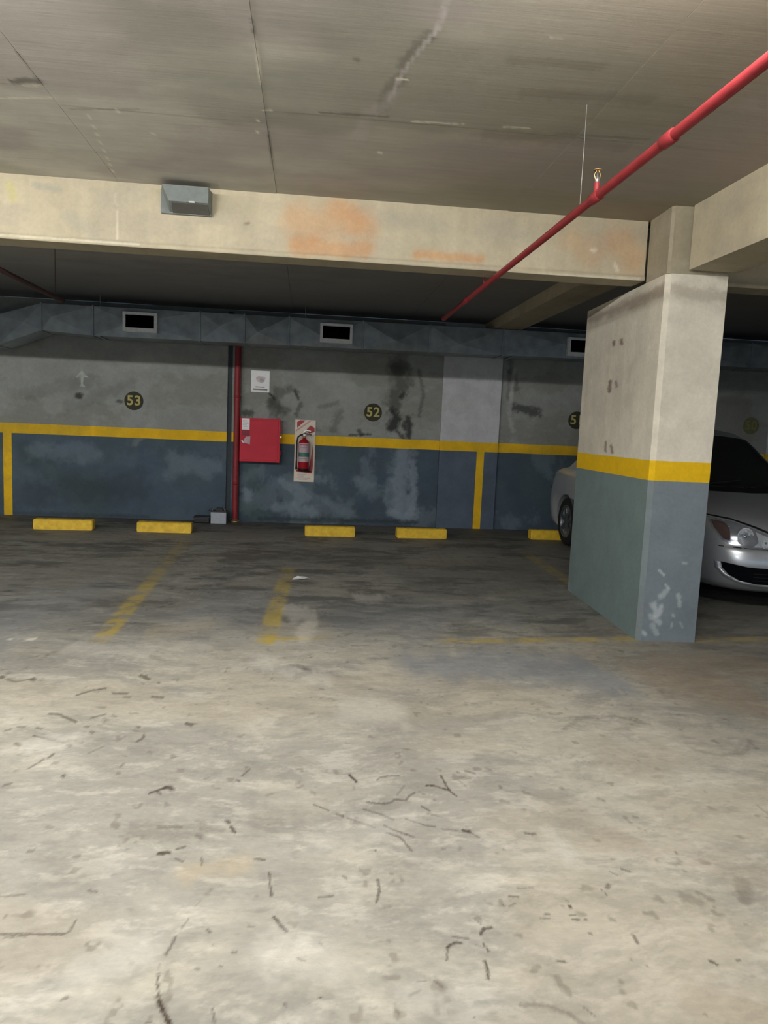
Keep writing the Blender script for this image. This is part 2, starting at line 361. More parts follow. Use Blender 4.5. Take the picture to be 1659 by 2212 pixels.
# ------------------------------------------------------------------ numpy noise and stain painting
rng = np.random.RandomState(7)
LAT = rng.rand(256, 256)
def vnoise(u, v):
    iu = np.floor(u).astype(int); iv = np.floor(v).astype(int)
    fu = u - iu; fv = v - iv
    fu = fu * fu * fu * (fu * (fu * 6 - 15) + 10); fv = fv * fv * fv * (fv * (fv * 6 - 15) + 10)
    a = LAT[iu % 256, iv % 256]; b = LAT[(iu + 1) % 256, iv % 256]
    c = LAT[iu % 256, (iv + 1) % 256]; d = LAT[(iu + 1) % 256, (iv + 1) % 256]
    return (a * (1 - fu) + b * fu) * (1 - fv) + (c * (1 - fu) + d * fu) * fv
def fbm(u, v, oct=5, gain=0.5):
    s = 0; a = 1; t = 0
    for k in range(oct):
        s = s + a * vnoise(u * 2 ** k + 17.3 * k, v * 2 ** k + 9.1 * k); t += a; a *= gain
    return s / t
def sstep(a, b, x):
    t = np.clip((x - a) / (b - a), 0, 1); return t * t * (3 - 2 * t)
def lin(*c):
    c = np.array(c, float) / 255.0
    return np.where(c <= 0.04045, c / 12.92, ((c + 0.055) / 1.055) ** 2.4)
def mix(col, target, m):
    return col + (target[None, :] - col) * m[:, None]
def paint(col, u, v, stains, colors, rough=0.9):
    """strokes given on the surface itself, in metres; ragged by noise"""
    for (c, ru, rv, k, pts) in stains:
        pu = [p[0] for p in pts]; pv = [p[1] for p in pts]
        sel = np.nonzero((u > min(pu) - 2 * ru) & (u < max(pu) + 2 * ru) & (v > min(pv) - 2 * rv) & (v < max(pv) + 2 * rv))[0]
        if len(sel) == 0: continue
        U = u[sel] / ru; V = v[sel] / rv
        d = np.full(len(sel), 1e9)
        P = [(a / ru, b / rv) for a, b in pts]
        if len(P) == 1: P = P * 2
        for (a, b), (e, f) in zip(P[:-1], P[1:]):
            L = (e - a) ** 2 + (f - b) ** 2 + 1e-9
            t = np.clip(((U - a) * (e - a) + (V - b) * (f - b)) / L, 0, 1)
            d = np.minimum(d, np.hypot(U - a - t * (e - a), V - b - t * (f - b)))
        n = fbm(U * 0.9 + 3.1, V * 0.9 + 1.7, 4, 0.65)
        m = sstep(1.5, 0.3, d + (n - 0.5) * 2 * rough) * k
        col[sel] = mix(col[sel], colors[c], m)
    return col

# ------------------------------------------------------------------ materials
def new_mat(name):
    m = bpy.data.materials.new(name); m.use_nodes = True
    return m, m.node_tree.nodes, m.node_tree.links, m.node_tree.nodes['Principled BSDF']
def surf_mat(name, rough=0.75, scale=60, amount=0.16, bump=0.15, spec=0.3, stretch=(1, 1, 1), rvar=0.1):
    """concrete-like: colour from the stained surface, plus fine grain and relief"""
    m, N, L, P = new_mat(name)
    at = N.new('ShaderNodeAttribute'); at.attribute_name = 'albedo'
    tc = N.new('ShaderNodeTexCoord'); mp = N.new('ShaderNodeMapping'); mp.inputs['Scale'].default_value = stretch
    L.new(tc.outputs['Object'], mp.inputs['Vector'])
    n1 = N.new('ShaderNodeTexNoise'); n1.inputs['Scale'].default_value = scale; n1.inputs['Detail'].default_value = 6; n1.inputs['Roughness'].default_value = 0.65
    n2 = N.new('ShaderNodeTexNoise'); n2.inputs['Scale'].default_value = scale * 0.16; n2.inputs['Detail'].default_value = 5; n2.inputs['Distortion'].default_value = 0.6
    L.new(mp.outputs[0], n1.inputs['Vector']); L.new(mp.outputs[0], n2.inputs['Vector'])
    ad = N.new('ShaderNodeMath'); ad.operation = 'ADD'; L.new(n1.outputs['Fac'], ad.inputs[0]); L.new(n2.outputs['Fac'], ad.inputs[1])
    mr = N.new('ShaderNodeMapRange'); mr.inputs['From Min'].default_value = 0.6; mr.inputs['From Max'].default_value = 1.4
    mr.inputs['To Min'].default_value = 1 - amount; mr.inputs['To Max'].default_value = 1 + amount
    L.new(ad.outputs[0], mr.inputs['Value'])
    mx = N.new('ShaderNodeVectorMath'); mx.operation = 'SCALE'; L.new(at.outputs['Color'], mx.inputs[0]); L.new(mr.outputs[0], mx.inputs['Scale'])
    L.new(mx.outputs[0], P.inputs['Base Color'])
    rr = N.new('ShaderNodeMapRange'); rr.inputs['From Min'].default_value = 0.3; rr.inputs['From Max'].default_value = 0.7
    rr.inputs['To Min'].default_value = rough - rvar; rr.inputs['To Max'].default_value = min(1, rough + rvar); L.new(n2.outputs['Fac'], rr.inputs['Value'])
    L.new(rr.outputs[0], P.inputs['Roughness']); P.inputs['Specular IOR Level'].default_value = spec
    b = N.new('ShaderNodeBump'); b.inputs['Strength'].default_value = bump; b.inputs['Distance'].default_value = 0.01
    L.new(n1.outputs['Fac'], b.inputs['Height']); L.new(b.outputs[0], P.inputs['Normal'])
    return m
def plain(name, rgb, rough=0.5, metal=0.0, vary=0.1, scale=30, spec=0.5, coat=0.0, bump=0.0):
    m, N, L, P = new_mat(name)
    c = lin(*rgb)
    tc = N.new('ShaderNodeTexCoord'); n = N.new('ShaderNodeTexNoise'); n.inputs['Scale'].default_value = scale; n.inputs['Detail'].default_value = 5
    L.new(tc.outputs['Object'], n.inputs['Vector'])
    r = N.new('ShaderNodeValToRGB'); r.color_ramp.elements[0].position = 0.3; r.color_ramp.elements[1].position = 0.7
    r.color_ramp.elements[0].color = (*(c * (1 - vary)), 1); r.color_ramp.elements[1].color = (*np.minimum(c * (1 + vary), 1), 1)
    L.new(n.outputs['Fac'], r.inputs['Fac']); L.new(r.outputs[0], P.inputs['Base Color'])
    P.inputs['Roughness'].default_value = rough; P.inputs['Metallic'].default_value = metal; P.inputs['Specular IOR Level'].default_value = spec
    P.inputs['Coat Weight'].default_value = coat; P.inputs['Coat Roughness'].default_value = 0.1
    if bump:
        b = N.new('ShaderNodeBump'); b.inputs['Strength'].default_value = bump; b.inputs['Distance'].default_value = 0.004
        L.new(n.outputs['Fac'], b.inputs['Height']); L.new(b.outputs[0], P.inputs['Normal'])
    return m
def clear_mat(name, tint, gloss=0.12, rough=0.03):
    m, N, L, P = new_mat(name)
    N.remove(P); out = N['Material Output']
    t = N.new('ShaderNodeBsdfTransparent'); t.inputs[0].default_value = (*tint, 1)
    g = N.new('ShaderNodeBsdfGlossy'); g.inputs['Roughness'].default_value = rough
    fr = N.new('ShaderNodeLayerWeight'); fr.inputs['Blend'].default_value = gloss
    x = N.new('ShaderNodeMixShader'); L.new(fr.outputs['Fresnel'], x.inputs[0]); L.new(t.outputs[0], x.inputs[1]); L.new(g.outputs[0], x.inputs[2])
    L.new(x.outputs[0], out.inputs[0])
    return m

M_FLOOR = surf_mat('floor_concrete', rough=0.62, scale=42, amount=0.17, bump=0.25, spec=0.28, stretch=(0.55, 1, 1))
M_WALL = surf_mat('wall_concrete', rough=0.8, scale=30, amount=0.12, bump=0.12, spec=0.2)
M_CEIL = surf_mat('board_marked_concrete', rough=0.85, scale=34, amount=0.10, bump=0.15, spec=0.15, stretch=(0.09, 1, 1))
M_BEAM = surf_mat('beam_concrete', rough=0.8, scale=36, amount=0.12, bump=0.25, spec=0.2)
M_GREYCONC = plain('grey_concrete', (176, 168, 150), rough=0.85, vary=0.12, scale=6)
M_REDDIM = plain('shaded_red_paint', (84, 60, 60), rough=0.8, vary=0.1)  # pipe red darkened to carry the dimness of the far bay
M_RED = plain('red_pipe_paint', (144, 46, 51), rough=0.5, spec=0.35, vary=0.1, scale=12)
M_REDCAB = plain('red_cabinet_paint', (206, 34, 58), rough=0.5, vary=0.06, scale=6, spec=0.3)
M_YELLOW = plain('yellow_kerb_paint', (244, 198, 56), rough=0.6, vary=0.16, scale=18, bump=0.3)
M_GALV = plain('galvanised_sheet', (150, 158, 164), rough=0.45, metal=0.45, vary=0.22, scale=6)
M_FRAME = plain('grey_vent_frame', (240, 242, 246), rough=0.6)
M_DARK = plain('dark_void', (12, 14, 18), rough=0.9, vary=0.2, spec=0.1)
M_VOID = plain('vent_blade_black', (7, 8, 10), rough=1.0, spec=0.0)
M_BLACK = plain('black_plastic', (24, 25, 28), rough=0.45, vary=0.15)
M_WHITE = plain('white_sheet', (250, 250, 252), rough=0.6, vary=0.03)
M_CREAM = plain('cream_board', (236, 222, 206), rough=0.5, vary=0.05)
M_STICK = plain('faded_sticker', (200, 176, 184), rough=0.6, vary=0.1)
M_STEEL = plain('steel', (190, 190, 186), rough=0.3, metal=0.9)
M_BRASS = plain('brass', (196, 160, 110), rough=0.35, metal=0.8)
M_GREEN = plain('green_print', (70, 128, 112), rough=0.6)
M_INK = plain('grey_ink', (140, 136, 138), rough=0.7)
M_PINK = plain('pink_ink', (206, 180, 180), rough=0.7)
M_EXTRED = plain('extinguisher_red', (170, 22, 36), rough=0.28, vary=0.05, coat=0.5)
M_GREYBOX = plain('grey_box_paint', (112, 118, 116), rough=0.6, vary=0.1)
M_BATT = plain('pale_grey_plastic', (176, 182, 192), rough=0.5, vary=0.06)
M_SILVER = plain('silver_car_paint', (204, 207, 213), rough=0.3, metal=0.55, vary=0.02, coat=0.6)
M_CHROME = plain('chrome', (225, 225, 228), rough=0.08, metal=1.0, vary=0.02)
M_REFL = plain('bright_reflector', (238, 240, 244), rough=0.18, metal=0.35, vary=0.02)
M_LAMPBACK = plain('headlamp_housing', (178, 180, 188), rough=0.2, metal=0.5)
M_AMBER = plain('smoked_amber_lens', (104, 84, 78), rough=0.15)
M_TYRE = plain('tyre_rubber', (20, 21, 22), rough=0.85, vary=0.2)
M_RIM = plain('alloy_rim', (120, 124, 130), rough=0.35, metal=0.8)
M_GLASSDARK = plain('tinted_window', (30, 35, 33), rough=0.12, vary=0.05, spec=0.6)
M_LENS = clear_mat('clear_lens', (0.93, 0.95, 0.97), 0.25)
M_DISC = plain('dark_disc_paint', (58, 57, 44), rough=0.8, vary=0.15)
M_DIGIT = plain('cream_digit_paint', (196, 184, 112), rough=0.8, vary=0.12)
M_OLIVE = plain('faded_olive_paint', (116, 118, 84), rough=0.8, vary=0.1)
M_OLIVED = plain('faded_yellow_paint', (140, 136, 84), rough=0.8, vary=0.1)
M_ARROW = plain('worn_white_paint', (178, 181, 176), rough=0.8, vary=0.2)

# ------------------------------------------------------------------ mesh helpers
class MB:
    def __init__(s): s.v = []; s.f = []; s.smooth = []
    def add(s, vs, fs, sm=False):
        o = len(s.v); s.v += [tuple(p) for p in vs]; s.f += [tuple(i + o for i in f) for f in fs]; s.smooth += [sm] * len(fs); return s
    def box(s, x0, x1, y0, y1, z0, z1, bev=0.0, seg=2):
        if not bev:
            return s.add([(x0, y0, z0), (x1, y0, z0), (x1, y1, z0), (x0, y1, z0), (x0, y0, z1), (x1, y0, z1), (x1, y1, z1), (x0, y1, z1)],
                         [(0, 3, 2, 1), (4, 5, 6, 7), (0, 1, 5, 4), (1, 2, 6, 5), (2, 3, 7, 6), (3, 0, 4, 7)])
        b = bmesh.new(); bmesh.ops.create_cube(b, size=1)
        for q in b.verts: q.co = Vector(((x0 + x1) / 2 + q.co.x * (x1 - x0), (y0 + y1) / 2 + q.co.y * (y1 - y0), (z0 + z1) / 2 + q.co.z * (z1 - z0)))
        bmesh.ops.bevel(b, geom=b.edges[:], offset=bev, segments=seg, affect='EDGES', profile=0.6)
        return s.frombm(b)
    def frombm(s, b, sm=False):
        b.verts.index_update()
        s.add([q.co[:] for q in b.verts], [[q.index for q in f.verts] for f in b.faces], sm); b.free(); return s
    def prism(s, poly, axis, a0, a1):
        """poly in the two other axes, extruded along axis"""
        n = len(poly)
        def P(p, a):
            return (a, p[0], p[1]) if axis == 'x' else ((p[0], a, p[1]) if axis == 'y' else (p[0], p[1], a))
        vs = [P(p, a0) for p in poly] + [P(p, a1) for p in poly]
        fs = [tuple(range(n))[::-1], tuple(range(n, 2 * n))] + [(i, (i + 1) % n, n + (i + 1) % n, n + i) for i in range(n)]
        return s.add(vs, fs)
    def tube(s, pts, r, n=16, caps=True):
        pts = [Vector(p) for p in pts]; k = len(pts); rs = r if isinstance(r, (list, tuple)) else [r] * k
        vs = []; up = None
        for i, p in enumerate(pts):
            t = (pts[min(i + 1, k - 1)] - pts[max(i - 1, 0)]).normalized()
            if up is None: up = t.orthogonal().normalized()
            a = (up - t * up.dot(t)).normalized(); up = a; b = t.cross(a)
            for j in range(n):
                q = 2 * math.pi * j / n; vs.append(p + (a * math.cos(q) + b * math.sin(q)) * rs[i])
        fs = [(i * n + j, i * n + (j + 1) % n, (i + 1) * n + (j + 1) % n, (i + 1) * n + j) for i in range(k - 1) for j in range(n)]
        s.add(vs, fs, True)
        if caps: s.add(vs[:n], [tuple(range(n))[::-1]]); s.add(vs[-n:], [tuple(range(n))])
        return s
    def lathe(s, prof, origin, axis='z', n=24, sm=True):
        """prof: (radius, height along axis)"""
        vs = []; ox, oy, oz = origin
        for r, h in prof:
            for j in range(n):
                q = 2 * math.pi * j / n; a, b = r * math.cos(q), r * math.sin(q)
                vs.append((ox + a, oy + b, oz + h) if axis == 'z' else ((ox + h, oy + a, oz + b) if axis == 'x' else (ox + a, oy + h, oz + b)))
        fs = [(i * n + j, i * n + (j + 1) % n, (i + 1) * n + (j + 1) % n, (i + 1) * n + j) for i in range(len(prof) - 1) for j in range(n)]
        return s.add(vs, fs, sm)
    def build(s, name, mat, parent=None, fix=True):
        me = bpy.data.meshes.new(name); me.from_pydata(s.v, [], s.f); me.polygons.foreach_set('use_smooth', s.smooth); me.update()
        if fix:
            b = bmesh.new(); b.from_mesh(me); bmesh.ops.recalc_face_normals(b, faces=b.faces[:]); b.to_mesh(me); b.free()
        me.materials.append(mat)
        o = bpy.data.objects.new(name, me); COL.objects.link(o)
        if parent: attach(o, parent)
        return o
def attach(o, parent):
    # every shape is built at its place in the world, so a part's own matrix is the identity
    o.parent = parent
    o.matrix_parent_inverse = Matrix.Translation(-parent.location) if parent.parent is None else Matrix.Identity(4)
def tag(o, label=None, cat=None, group=None, kind=None):
    for k, v in (('label', label), ('category', cat), ('group', group), ('kind', kind)):
        if v: o[k] = v
    return o
def empty(name, loc, label, cat, group=None):
    o = bpy.data.objects.new(name, None); COL.objects.link(o); o.location = loc; o.empty_display_size = 0.1
    return tag(o, label, cat, group)
def grid_obj(name, mat, us, vs, place, colour, parent=None, extra=None):
    """a finely divided face; colour(u, v) -> linear albedo per vertex"""
    U, V = np.meshgrid(np.array(us), np.array(vs)); nu, nv = len(us), len(vs)
    u, v = U.ravel(), V.ravel(); P = place(u, v).astype(np.float32)
    i = (np.arange(nv - 1)[:, None] * nu + np.arange(nu - 1)[None, :]).ravel()
    F = np.stack([i, i + 1, i + nu + 1, i + nu], 1).astype(np.int32)
    C = colour(u, v)
    return arr_obj(name, mat, P, F, C, parent)
def arr_obj(name, mat, P, F, C, parent=None):
    me = bpy.data.meshes.new(name)
    me.vertices.add(len(P)); me.vertices.foreach_set('co', np.ascontiguousarray(P, np.float32).ravel())
    me.loops.add(F.size); me.loops.foreach_set('vertex_index', F.ravel().astype(np.int32))
    me.polygons.add(len(F)); me.polygons.foreach_set('loop_start', (np.arange(len(F)) * 4).astype(np.int32))
    me.update(calc_edges=True)
    at = me.attributes.new('albedo', 'FLOAT_COLOR', 'POINT')
    at.data.foreach_set('color', np.concatenate([C, np.ones((len(C), 1))], 1).astype(np.float32).ravel())
    me.materials.append(mat); me.validate()
    o = bpy.data.objects.new(name, me); COL.objects.link(o)
    if parent: attach(o, parent)
    return o
def grids_obj(name, mat, parts, parent=None):
    """several (us, vs, place, colour) faces joined into one mesh"""
    Ps, Fs, Cs, o = [], [], [], 0
    for us, vs, place, colour in parts:
        U, V = np.meshgrid(np.array(us), np.array(vs)); nu, nv = len(us), len(vs); u, v = U.ravel(), V.ravel()
        P = place(u, v); i = (np.arange(nv - 1)[:, None] * nu + np.arange(nu - 1)[None, :]).ravel()
        Fs.append(np.stack([i, i + 1, i + nu + 1, i + nu], 1) + o); Ps.append(P); Cs.append(colour(u, v)); o += len(P)
    return arr_obj(name, mat, np.concatenate(Ps), np.concatenate(Fs), np.concatenate(Cs), parent)
def col3(x, y, z):
    x = np.broadcast_to(x, np.broadcast(x, y, z).shape); y = np.broadcast_to(y, x.shape); z = np.broadcast_to(z, x.shape)
    return np.stack([x, y, z], 1)
def span(a, b, d): return list(np.linspace(a, b, max(2, int(round((b - a) / d)) + 1)))
# ================================================================== the setting
XL, XR, YBACK = -13.0, 10.0, -5.0
FC = {0: lin(58, 47, 34), 1: lin(104, 102, 98), 2: lin(150, 134, 116), 3: lin(128, 134, 142), 4: lin(226, 222, 212), 5: lin(206, 184, 140)}
YPAINT = lin(196, 170, 66)
def seg_mask(u, v, p, q, half, edge=0.02):
    a, b = np.array(p), np.array(q); d = b - a; L = (d ** 2).sum()
    t = np.clip(((u - a[0]) * d[0] + (v - a[1]) * d[1]) / L, 0, 1)
    return 1 - sstep(half - edge, half + edge, np.hypot(u - a[0] - t * d[0], v - a[1] - t * d[1])), t
def floor_colour(x, y):
    lo = fbm(x * 0.55 + 3, y * 0.7 + 1, 5, 0.55)
    wx = x + 0.22 * (fbm(x * 1.7, y * 1.7 + 40, 4) - 0.5); wy = y + 0.22 * (fbm(x * 1.7 + 70, y * 1.7, 4) - 0.5)
    st = fbm(wx * 1.6 + 11, wy * 3.4 + 5, 8, 0.72)
    fi = fbm(wx * 6 + 2, wy * 14 + 8, 6, 0.72)
    base = np.tile(lin(192, 187, 173), (len(x), 1)) * (0.86 + 0.28 * fbm(x * 16 + 4, y * 26 + 1, 4, 0.7))[:, None]
    base = mix(base, lin(158, 155, 149), sstep(0.44, 0.62, 0.45 * lo + 0.55 * st) * 0.7)
    base = mix(base, lin(218, 213, 201), sstep(0.50, 0.68, fi) * 0.45)
    base = mix(base, lin(146, 143, 136), sstep(0.50, 0.68, fbm(wx * 6 + 31, wy * 13 + 77, 6, 0.72)) * 0.45)
    base = mix(base, lin(188, 176, 154), sstep(0.53, 0.7, fbm(x * 1.1 + 90, y * 1.6 + 33, 5)) * 0.3)
    base = mix(base, lin(96, 84, 68), sstep(0.80, 0.90, vnoise(x * 19 + 3, y * 15 + 7) * 0.75 + 0.25 * vnoise(x * 60, y * 50)) * 0.38)
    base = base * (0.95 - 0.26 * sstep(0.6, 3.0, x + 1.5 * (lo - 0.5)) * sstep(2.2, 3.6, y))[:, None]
    # tyre dirt ground into the parking bays
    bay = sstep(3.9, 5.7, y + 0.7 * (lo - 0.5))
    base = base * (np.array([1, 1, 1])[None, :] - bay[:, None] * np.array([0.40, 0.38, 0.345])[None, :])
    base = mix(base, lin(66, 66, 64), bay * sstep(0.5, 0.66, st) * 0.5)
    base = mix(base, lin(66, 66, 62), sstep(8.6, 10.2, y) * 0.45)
    # worn yellow bay lines
    wear = fbm(x * 9 + 5, y * 9 + 2, 5, 0.65)
    for p, q, h, k0, k1 in (((-1.40, 8.7), (-1.27, 4.65), 0.062, 0.35, 0.8), ((-0.165, 7.1), (-0.245, 4.66), 0.065, 0.55, 1.0),
                            ((-0.26, 4.70), (0.10, 4.76), 0.045, 0.75, 0.6), ((0.94, 4.72), (2.30, 4.83), 0.05, 0.75, 0.55), ((2.75, 4.83), (4.4, 4.95), 0.06, 0.4, 0.3),
                            ((2.60, 8.4), (2.545, 6.55), 0.07, 0.35, 0.5)):
        m, t = seg_mask(x, y, p, q, h)
        base = mix(base, YPAINT, m * (k0 + (k1 - k0) * t) * (0.2 + 0.65 * sstep(0.40, 0.56, wear)))
    return paint(base, x, y, FLOOR_STAINS, FC, 0.75)
ys = list(np.linspace(YBACK, 1.4, 14)); q = 1.45
while q < YW: ys.append(q); q += max(0.004, 0.0031 * q)
ys.append(YW + 0.3)
xs = span(XL, -4.6, 0.3)[:-1] + span(-4.6, -2.6, 0.03)[:-1] + span(-2.6, -1.3, 0.0095)[:-1] + span(-1.3, 1.5, 0.0055)[:-1] + span(1.5, 2.8, 0.0095)[:-1] + span(2.8, 5.2, 0.03)[:-1] + span(5.2, XR, 0.3)
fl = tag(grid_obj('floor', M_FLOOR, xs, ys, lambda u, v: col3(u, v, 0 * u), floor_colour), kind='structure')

# ---- far wall: concrete above, blue-grey paint below, yellow band between
WC = {0: lin(46, 49, 45), 1: lin(186, 186, 182), 2: lin(146, 160, 172), 3: lin(78, 100, 92)}
UPP, LOW, YEL = lin(157, 159, 155), lin(80, 94, 108), lin(246, 196, 44)
PALE = lin(204, 204, 208)
def wall_colour(x, z, pale=False):
    n = fbm(x * 1.1 + 7, z * 1.6 + 3, 7, 0.66); n2 = fbm(x * 5 + 1, z * 5 + 9, 5, 0.6)
    up = np.tile(PALE if pale else UPP, (len(x), 1)) * (0.72 + 0.36 * n + 0.2 * n2)[:, None]
    up = mix(up, lin(136, 136, 128), sstep(0.50, 0.64, n) * (0.2 if pale else 0.65))
    lo = np.tile(lin(94, 106, 122) if pale else LOW, (len(x), 1)) * (0.62 + 0.5 * n + 0.26 * n2)[:, None]
    lo = mix(lo, lin(82, 98, 100), sstep(0.46, 0.62, fbm(x * 1.7 + 55, z * 1.5 + 21, 6, .62)) * (0.15 if pale else 0.45))
    lo = mix(lo, lin(124, 138, 148), sstep(0.52, 0.66, fbm(x * 2.3 + 15, z * 1.8 + 61, 6, .62)) * (0.06 if pale else 0.12 + 0.3 * sstep(-1.4, -0.9, x)))
    c = np.where((z < BAND0)[:, None], lo, up)
    ye = np.tile(YEL, (len(x), 1)) * (0.88 + 0.24 * n2)[:, None]
    band = ((z >= BAND0) & (z <= BAND1)) | ((z < BAND0) & (((x > -4.147) & (x < -4.035)) | ((x > 2.415) & (x < 2.525))))
    stained = paint(c.copy(), x, z, WALL_STAINS, WC, 1.0)
    return np.where(band[:, None], mix(ye, lin(180, 160, 70), 0.35 * sstep(0.5, 0.7, n)), stained)
def wall_zs(d=0.013): return sorted(span(0, BAND0 - 0.001, d) + [BAND0 + 0.001, BAND1 - 0.001] + span(BAND1 + 0.001, CEIL, d))
def wall_xs(a, b, d=0.013):
    r = [v for v in span(a, b, d)]
    for e in (-4.147, -4.035, 2.415, 2.525):
        if a < e < b: r += [e - 0.001, e + 0.001]
    return sorted(r)
wl = tag(grid_obj('wall_back', M_WALL, span(XL, -4.6, 0.15)[:-1] + wall_xs(-4.6, 4.2)[:-1] + span(4.2, XR, 0.04), wall_zs(),
                  lambda u, v: col3(u, YW, v), wall_colour), kind='structure')
def pilaster(x0, x1, t, pale):
    y = YW - t; zs = wall_zs(); xs_ = wall_xs(x0, x1)
    f = lambda u, v: wall_colour(u, v, pale)
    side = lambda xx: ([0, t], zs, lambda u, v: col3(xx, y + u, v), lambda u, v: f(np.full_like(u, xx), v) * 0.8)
    o = grids_obj('pilaster', M_WALL, [(xs_, zs, lambda u, v: col3(u, y, v), f), side(x0), side(x1)], wl)
    return o
pilaster(-2.177, -1.150, 0.03, False)
pilaster(1.868, 2.722, 0.045, True)
pilaster(6.85, 7.7, 0.045, True)
MB().box(-1.152, -1.088, YW - 0.004, YW + 0.01, 0, 2.9).build('joint_filler', plain('dirty_joint_mortar', (66, 72, 76), rough=0.9), wl)  # dirt in the wall joint, as a dark strip
# skirting of dark mortar where floor and wall meet
for nm, x0, x1, y0, y1 in (('wall_left', XL - 0.2, XL, YBACK, YW), ('wall_right', XR, XR + 0.2, YBACK, YW)):
    u = span(y0, y1, 0.3); vz = span(0, CEIL, 0.3); X = x1 if nm == 'wall_left' else x0
    tag(grid_obj(nm, M_WALL, u, vz, lambda a, b, X=X: col3(X, a, b), lambda a, b: wall_colour(a * 1.0 + 30, b)), kind='structure')

# ---- ceiling slab with the imprint of its formwork panels
CC = {0: lin(74, 68, 60), 1: lin(214, 206, 206), 2: lin(248, 242, 228)}
def ceil_colour(x, y):
    n = fbm(x * 0.6 + 4, y * 0.8 + 2, 6, 0.6); s = fbm(x * 1.6 + 8, y * 14 + 3, 5, 0.6); s2 = fbm(x * 0.7 + 28, y * 4 + 13, 5, 0.6); g = fbm(x * 11 + 3, y * 13 + 1, 4, 0.7)
    c = np.tile(lin(200, 197, 188), (len(x), 1)) * (0.64 + 0.36 * n + 0.08 * s + 0.14 * s2 + 0.16 * g)[:, None]
    c = mix(c, lin(138, 124, 105), sstep(-0.8, 1.8, x + 1.2 * (n - 0.5)) * 0.82)  # browner rightwards; the dimmer light there is put into this colour too
    c = mix(c, lin(168, 158, 156), sstep(0.50, 0.66, fbm(x * 0.9 + 61, y * 1.4 + 13, 5)) * 0.5)
    c = mix(c, lin(136, 138, 124), sstep(0.48, 0.64, fbm(x * 0.7 + 6, y * 1.1 + 93, 5)) * 0.4)
    c = mix(c, lin(124, 126, 130), sstep(YB, YB2, y) * (0.55 + 0.4 * sstep(7, 10, y)))   # shade of the far bay put into the colour
    return paint(c, x, y, CEILING_STAINS, CC, 0.9)
ce = tag(MB().box(XL, XR, YBACK, YW + 0.3, CEIL + 0.012, CEIL + 0.25).build('ceiling', M_CEIL), kind='structure')
# (the slab itself is hidden above its panels; give it the same attribute)
_a = ce.data.attributes.new('albedo', 'FLOAT_COLOR', 'POINT'); _a.data.foreach_set('color', np.tile([0.28, 0.26, 0.22, 1], (len(ce.data.vertices), 1)).astype(np.float32).ravel())
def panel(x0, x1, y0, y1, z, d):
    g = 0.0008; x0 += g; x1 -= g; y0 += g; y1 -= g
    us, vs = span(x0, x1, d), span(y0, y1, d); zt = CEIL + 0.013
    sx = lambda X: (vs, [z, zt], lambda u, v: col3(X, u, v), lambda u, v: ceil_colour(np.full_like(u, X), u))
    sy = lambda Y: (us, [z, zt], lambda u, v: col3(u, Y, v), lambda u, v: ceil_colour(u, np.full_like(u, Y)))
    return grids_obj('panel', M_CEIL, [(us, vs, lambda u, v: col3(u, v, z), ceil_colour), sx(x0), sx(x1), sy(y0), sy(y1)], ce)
pr = random.Random(3)
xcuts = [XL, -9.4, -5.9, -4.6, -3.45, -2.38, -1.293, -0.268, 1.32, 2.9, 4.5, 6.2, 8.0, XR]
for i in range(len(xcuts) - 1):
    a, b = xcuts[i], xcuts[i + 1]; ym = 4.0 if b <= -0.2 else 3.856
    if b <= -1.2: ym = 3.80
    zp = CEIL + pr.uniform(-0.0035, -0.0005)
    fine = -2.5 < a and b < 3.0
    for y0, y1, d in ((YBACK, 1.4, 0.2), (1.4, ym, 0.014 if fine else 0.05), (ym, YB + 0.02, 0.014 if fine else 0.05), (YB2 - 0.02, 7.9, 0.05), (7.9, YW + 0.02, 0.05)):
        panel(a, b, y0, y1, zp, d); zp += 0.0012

# ---- beams and column
BC = {0: lin(206, 142, 84), 1: lin(158, 156, 148), 2: lin(190, 184, 96), 3: lin(120, 92, 74), 4: lin(232, 224, 204)}
def beam_colour(x, z, k=1.0):
    n = fbm(x * 1.5 + 2, z * 3 + 4, 5, 0.58); s = fbm(x * 14 + 3, z * 1.5 + 5, 5, 0.6)
    c = np.tile(lin(194, 183, 158), (len(x), 1)) * (0.68 + 0.32 * n + 0.2 * s)[:, None] * k
    return mix(c, lin(176, 166, 148), sstep(0.52, 0.7, fbm(x * 3 + 40, z * 6 + 20, 5)) * 0.5)
def beam_face(x, z): return paint(beam_colour(x, z), x, z, BEAM_STAINS, BC, 0.55)
def beam_x(x0, x1, label, d):
    us = span(x0, x1, d); lip = 0.028; zs = [BB] + span(BB + 0.006, BB + lip, d)[:] + span(BB + lip + 0.004, CEIL + 0.02, d)
    def place(u, v):
        y = np.where(v < BB + 0.001, YB - 0.001, np.where(v < BB + lip + 0.001, YB - 0.008, YB))
        return col3(u, y, v)
    zb = span(BB, CEIL + 0.02, 0.1)
    o = grids_obj('concrete_beam', M_BEAM, [(us, zs, place, beam_face),
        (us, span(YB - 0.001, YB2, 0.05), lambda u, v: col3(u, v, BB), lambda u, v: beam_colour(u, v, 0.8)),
        (us, zb, lambda u, v: col3(u, YB2, v), lambda u, v: beam_colour(u, v + 9)),
        (span(YB, YB2, 0.05), zb, lambda u, v: col3(x0, u, v), lambda u, v: beam_colour(u, v)),
        (span(YB, YB2, 0.05), zb, lambda u, v: col3(x1, u, v), lambda u, v: beam_colour(u, v))])
    return tag(o, label, 'beam')
ROT = np.array([[math.cos(CROT), -math.sin(CROT)], [math.sin(CROT), math.cos(CROT)]])
def cworld(a, b):  # column frame -> world plan
    return CX + a * ROT[0, 0] + b * ROT[0, 1], CY + a * ROT[1, 0] + b * ROT[1, 1]
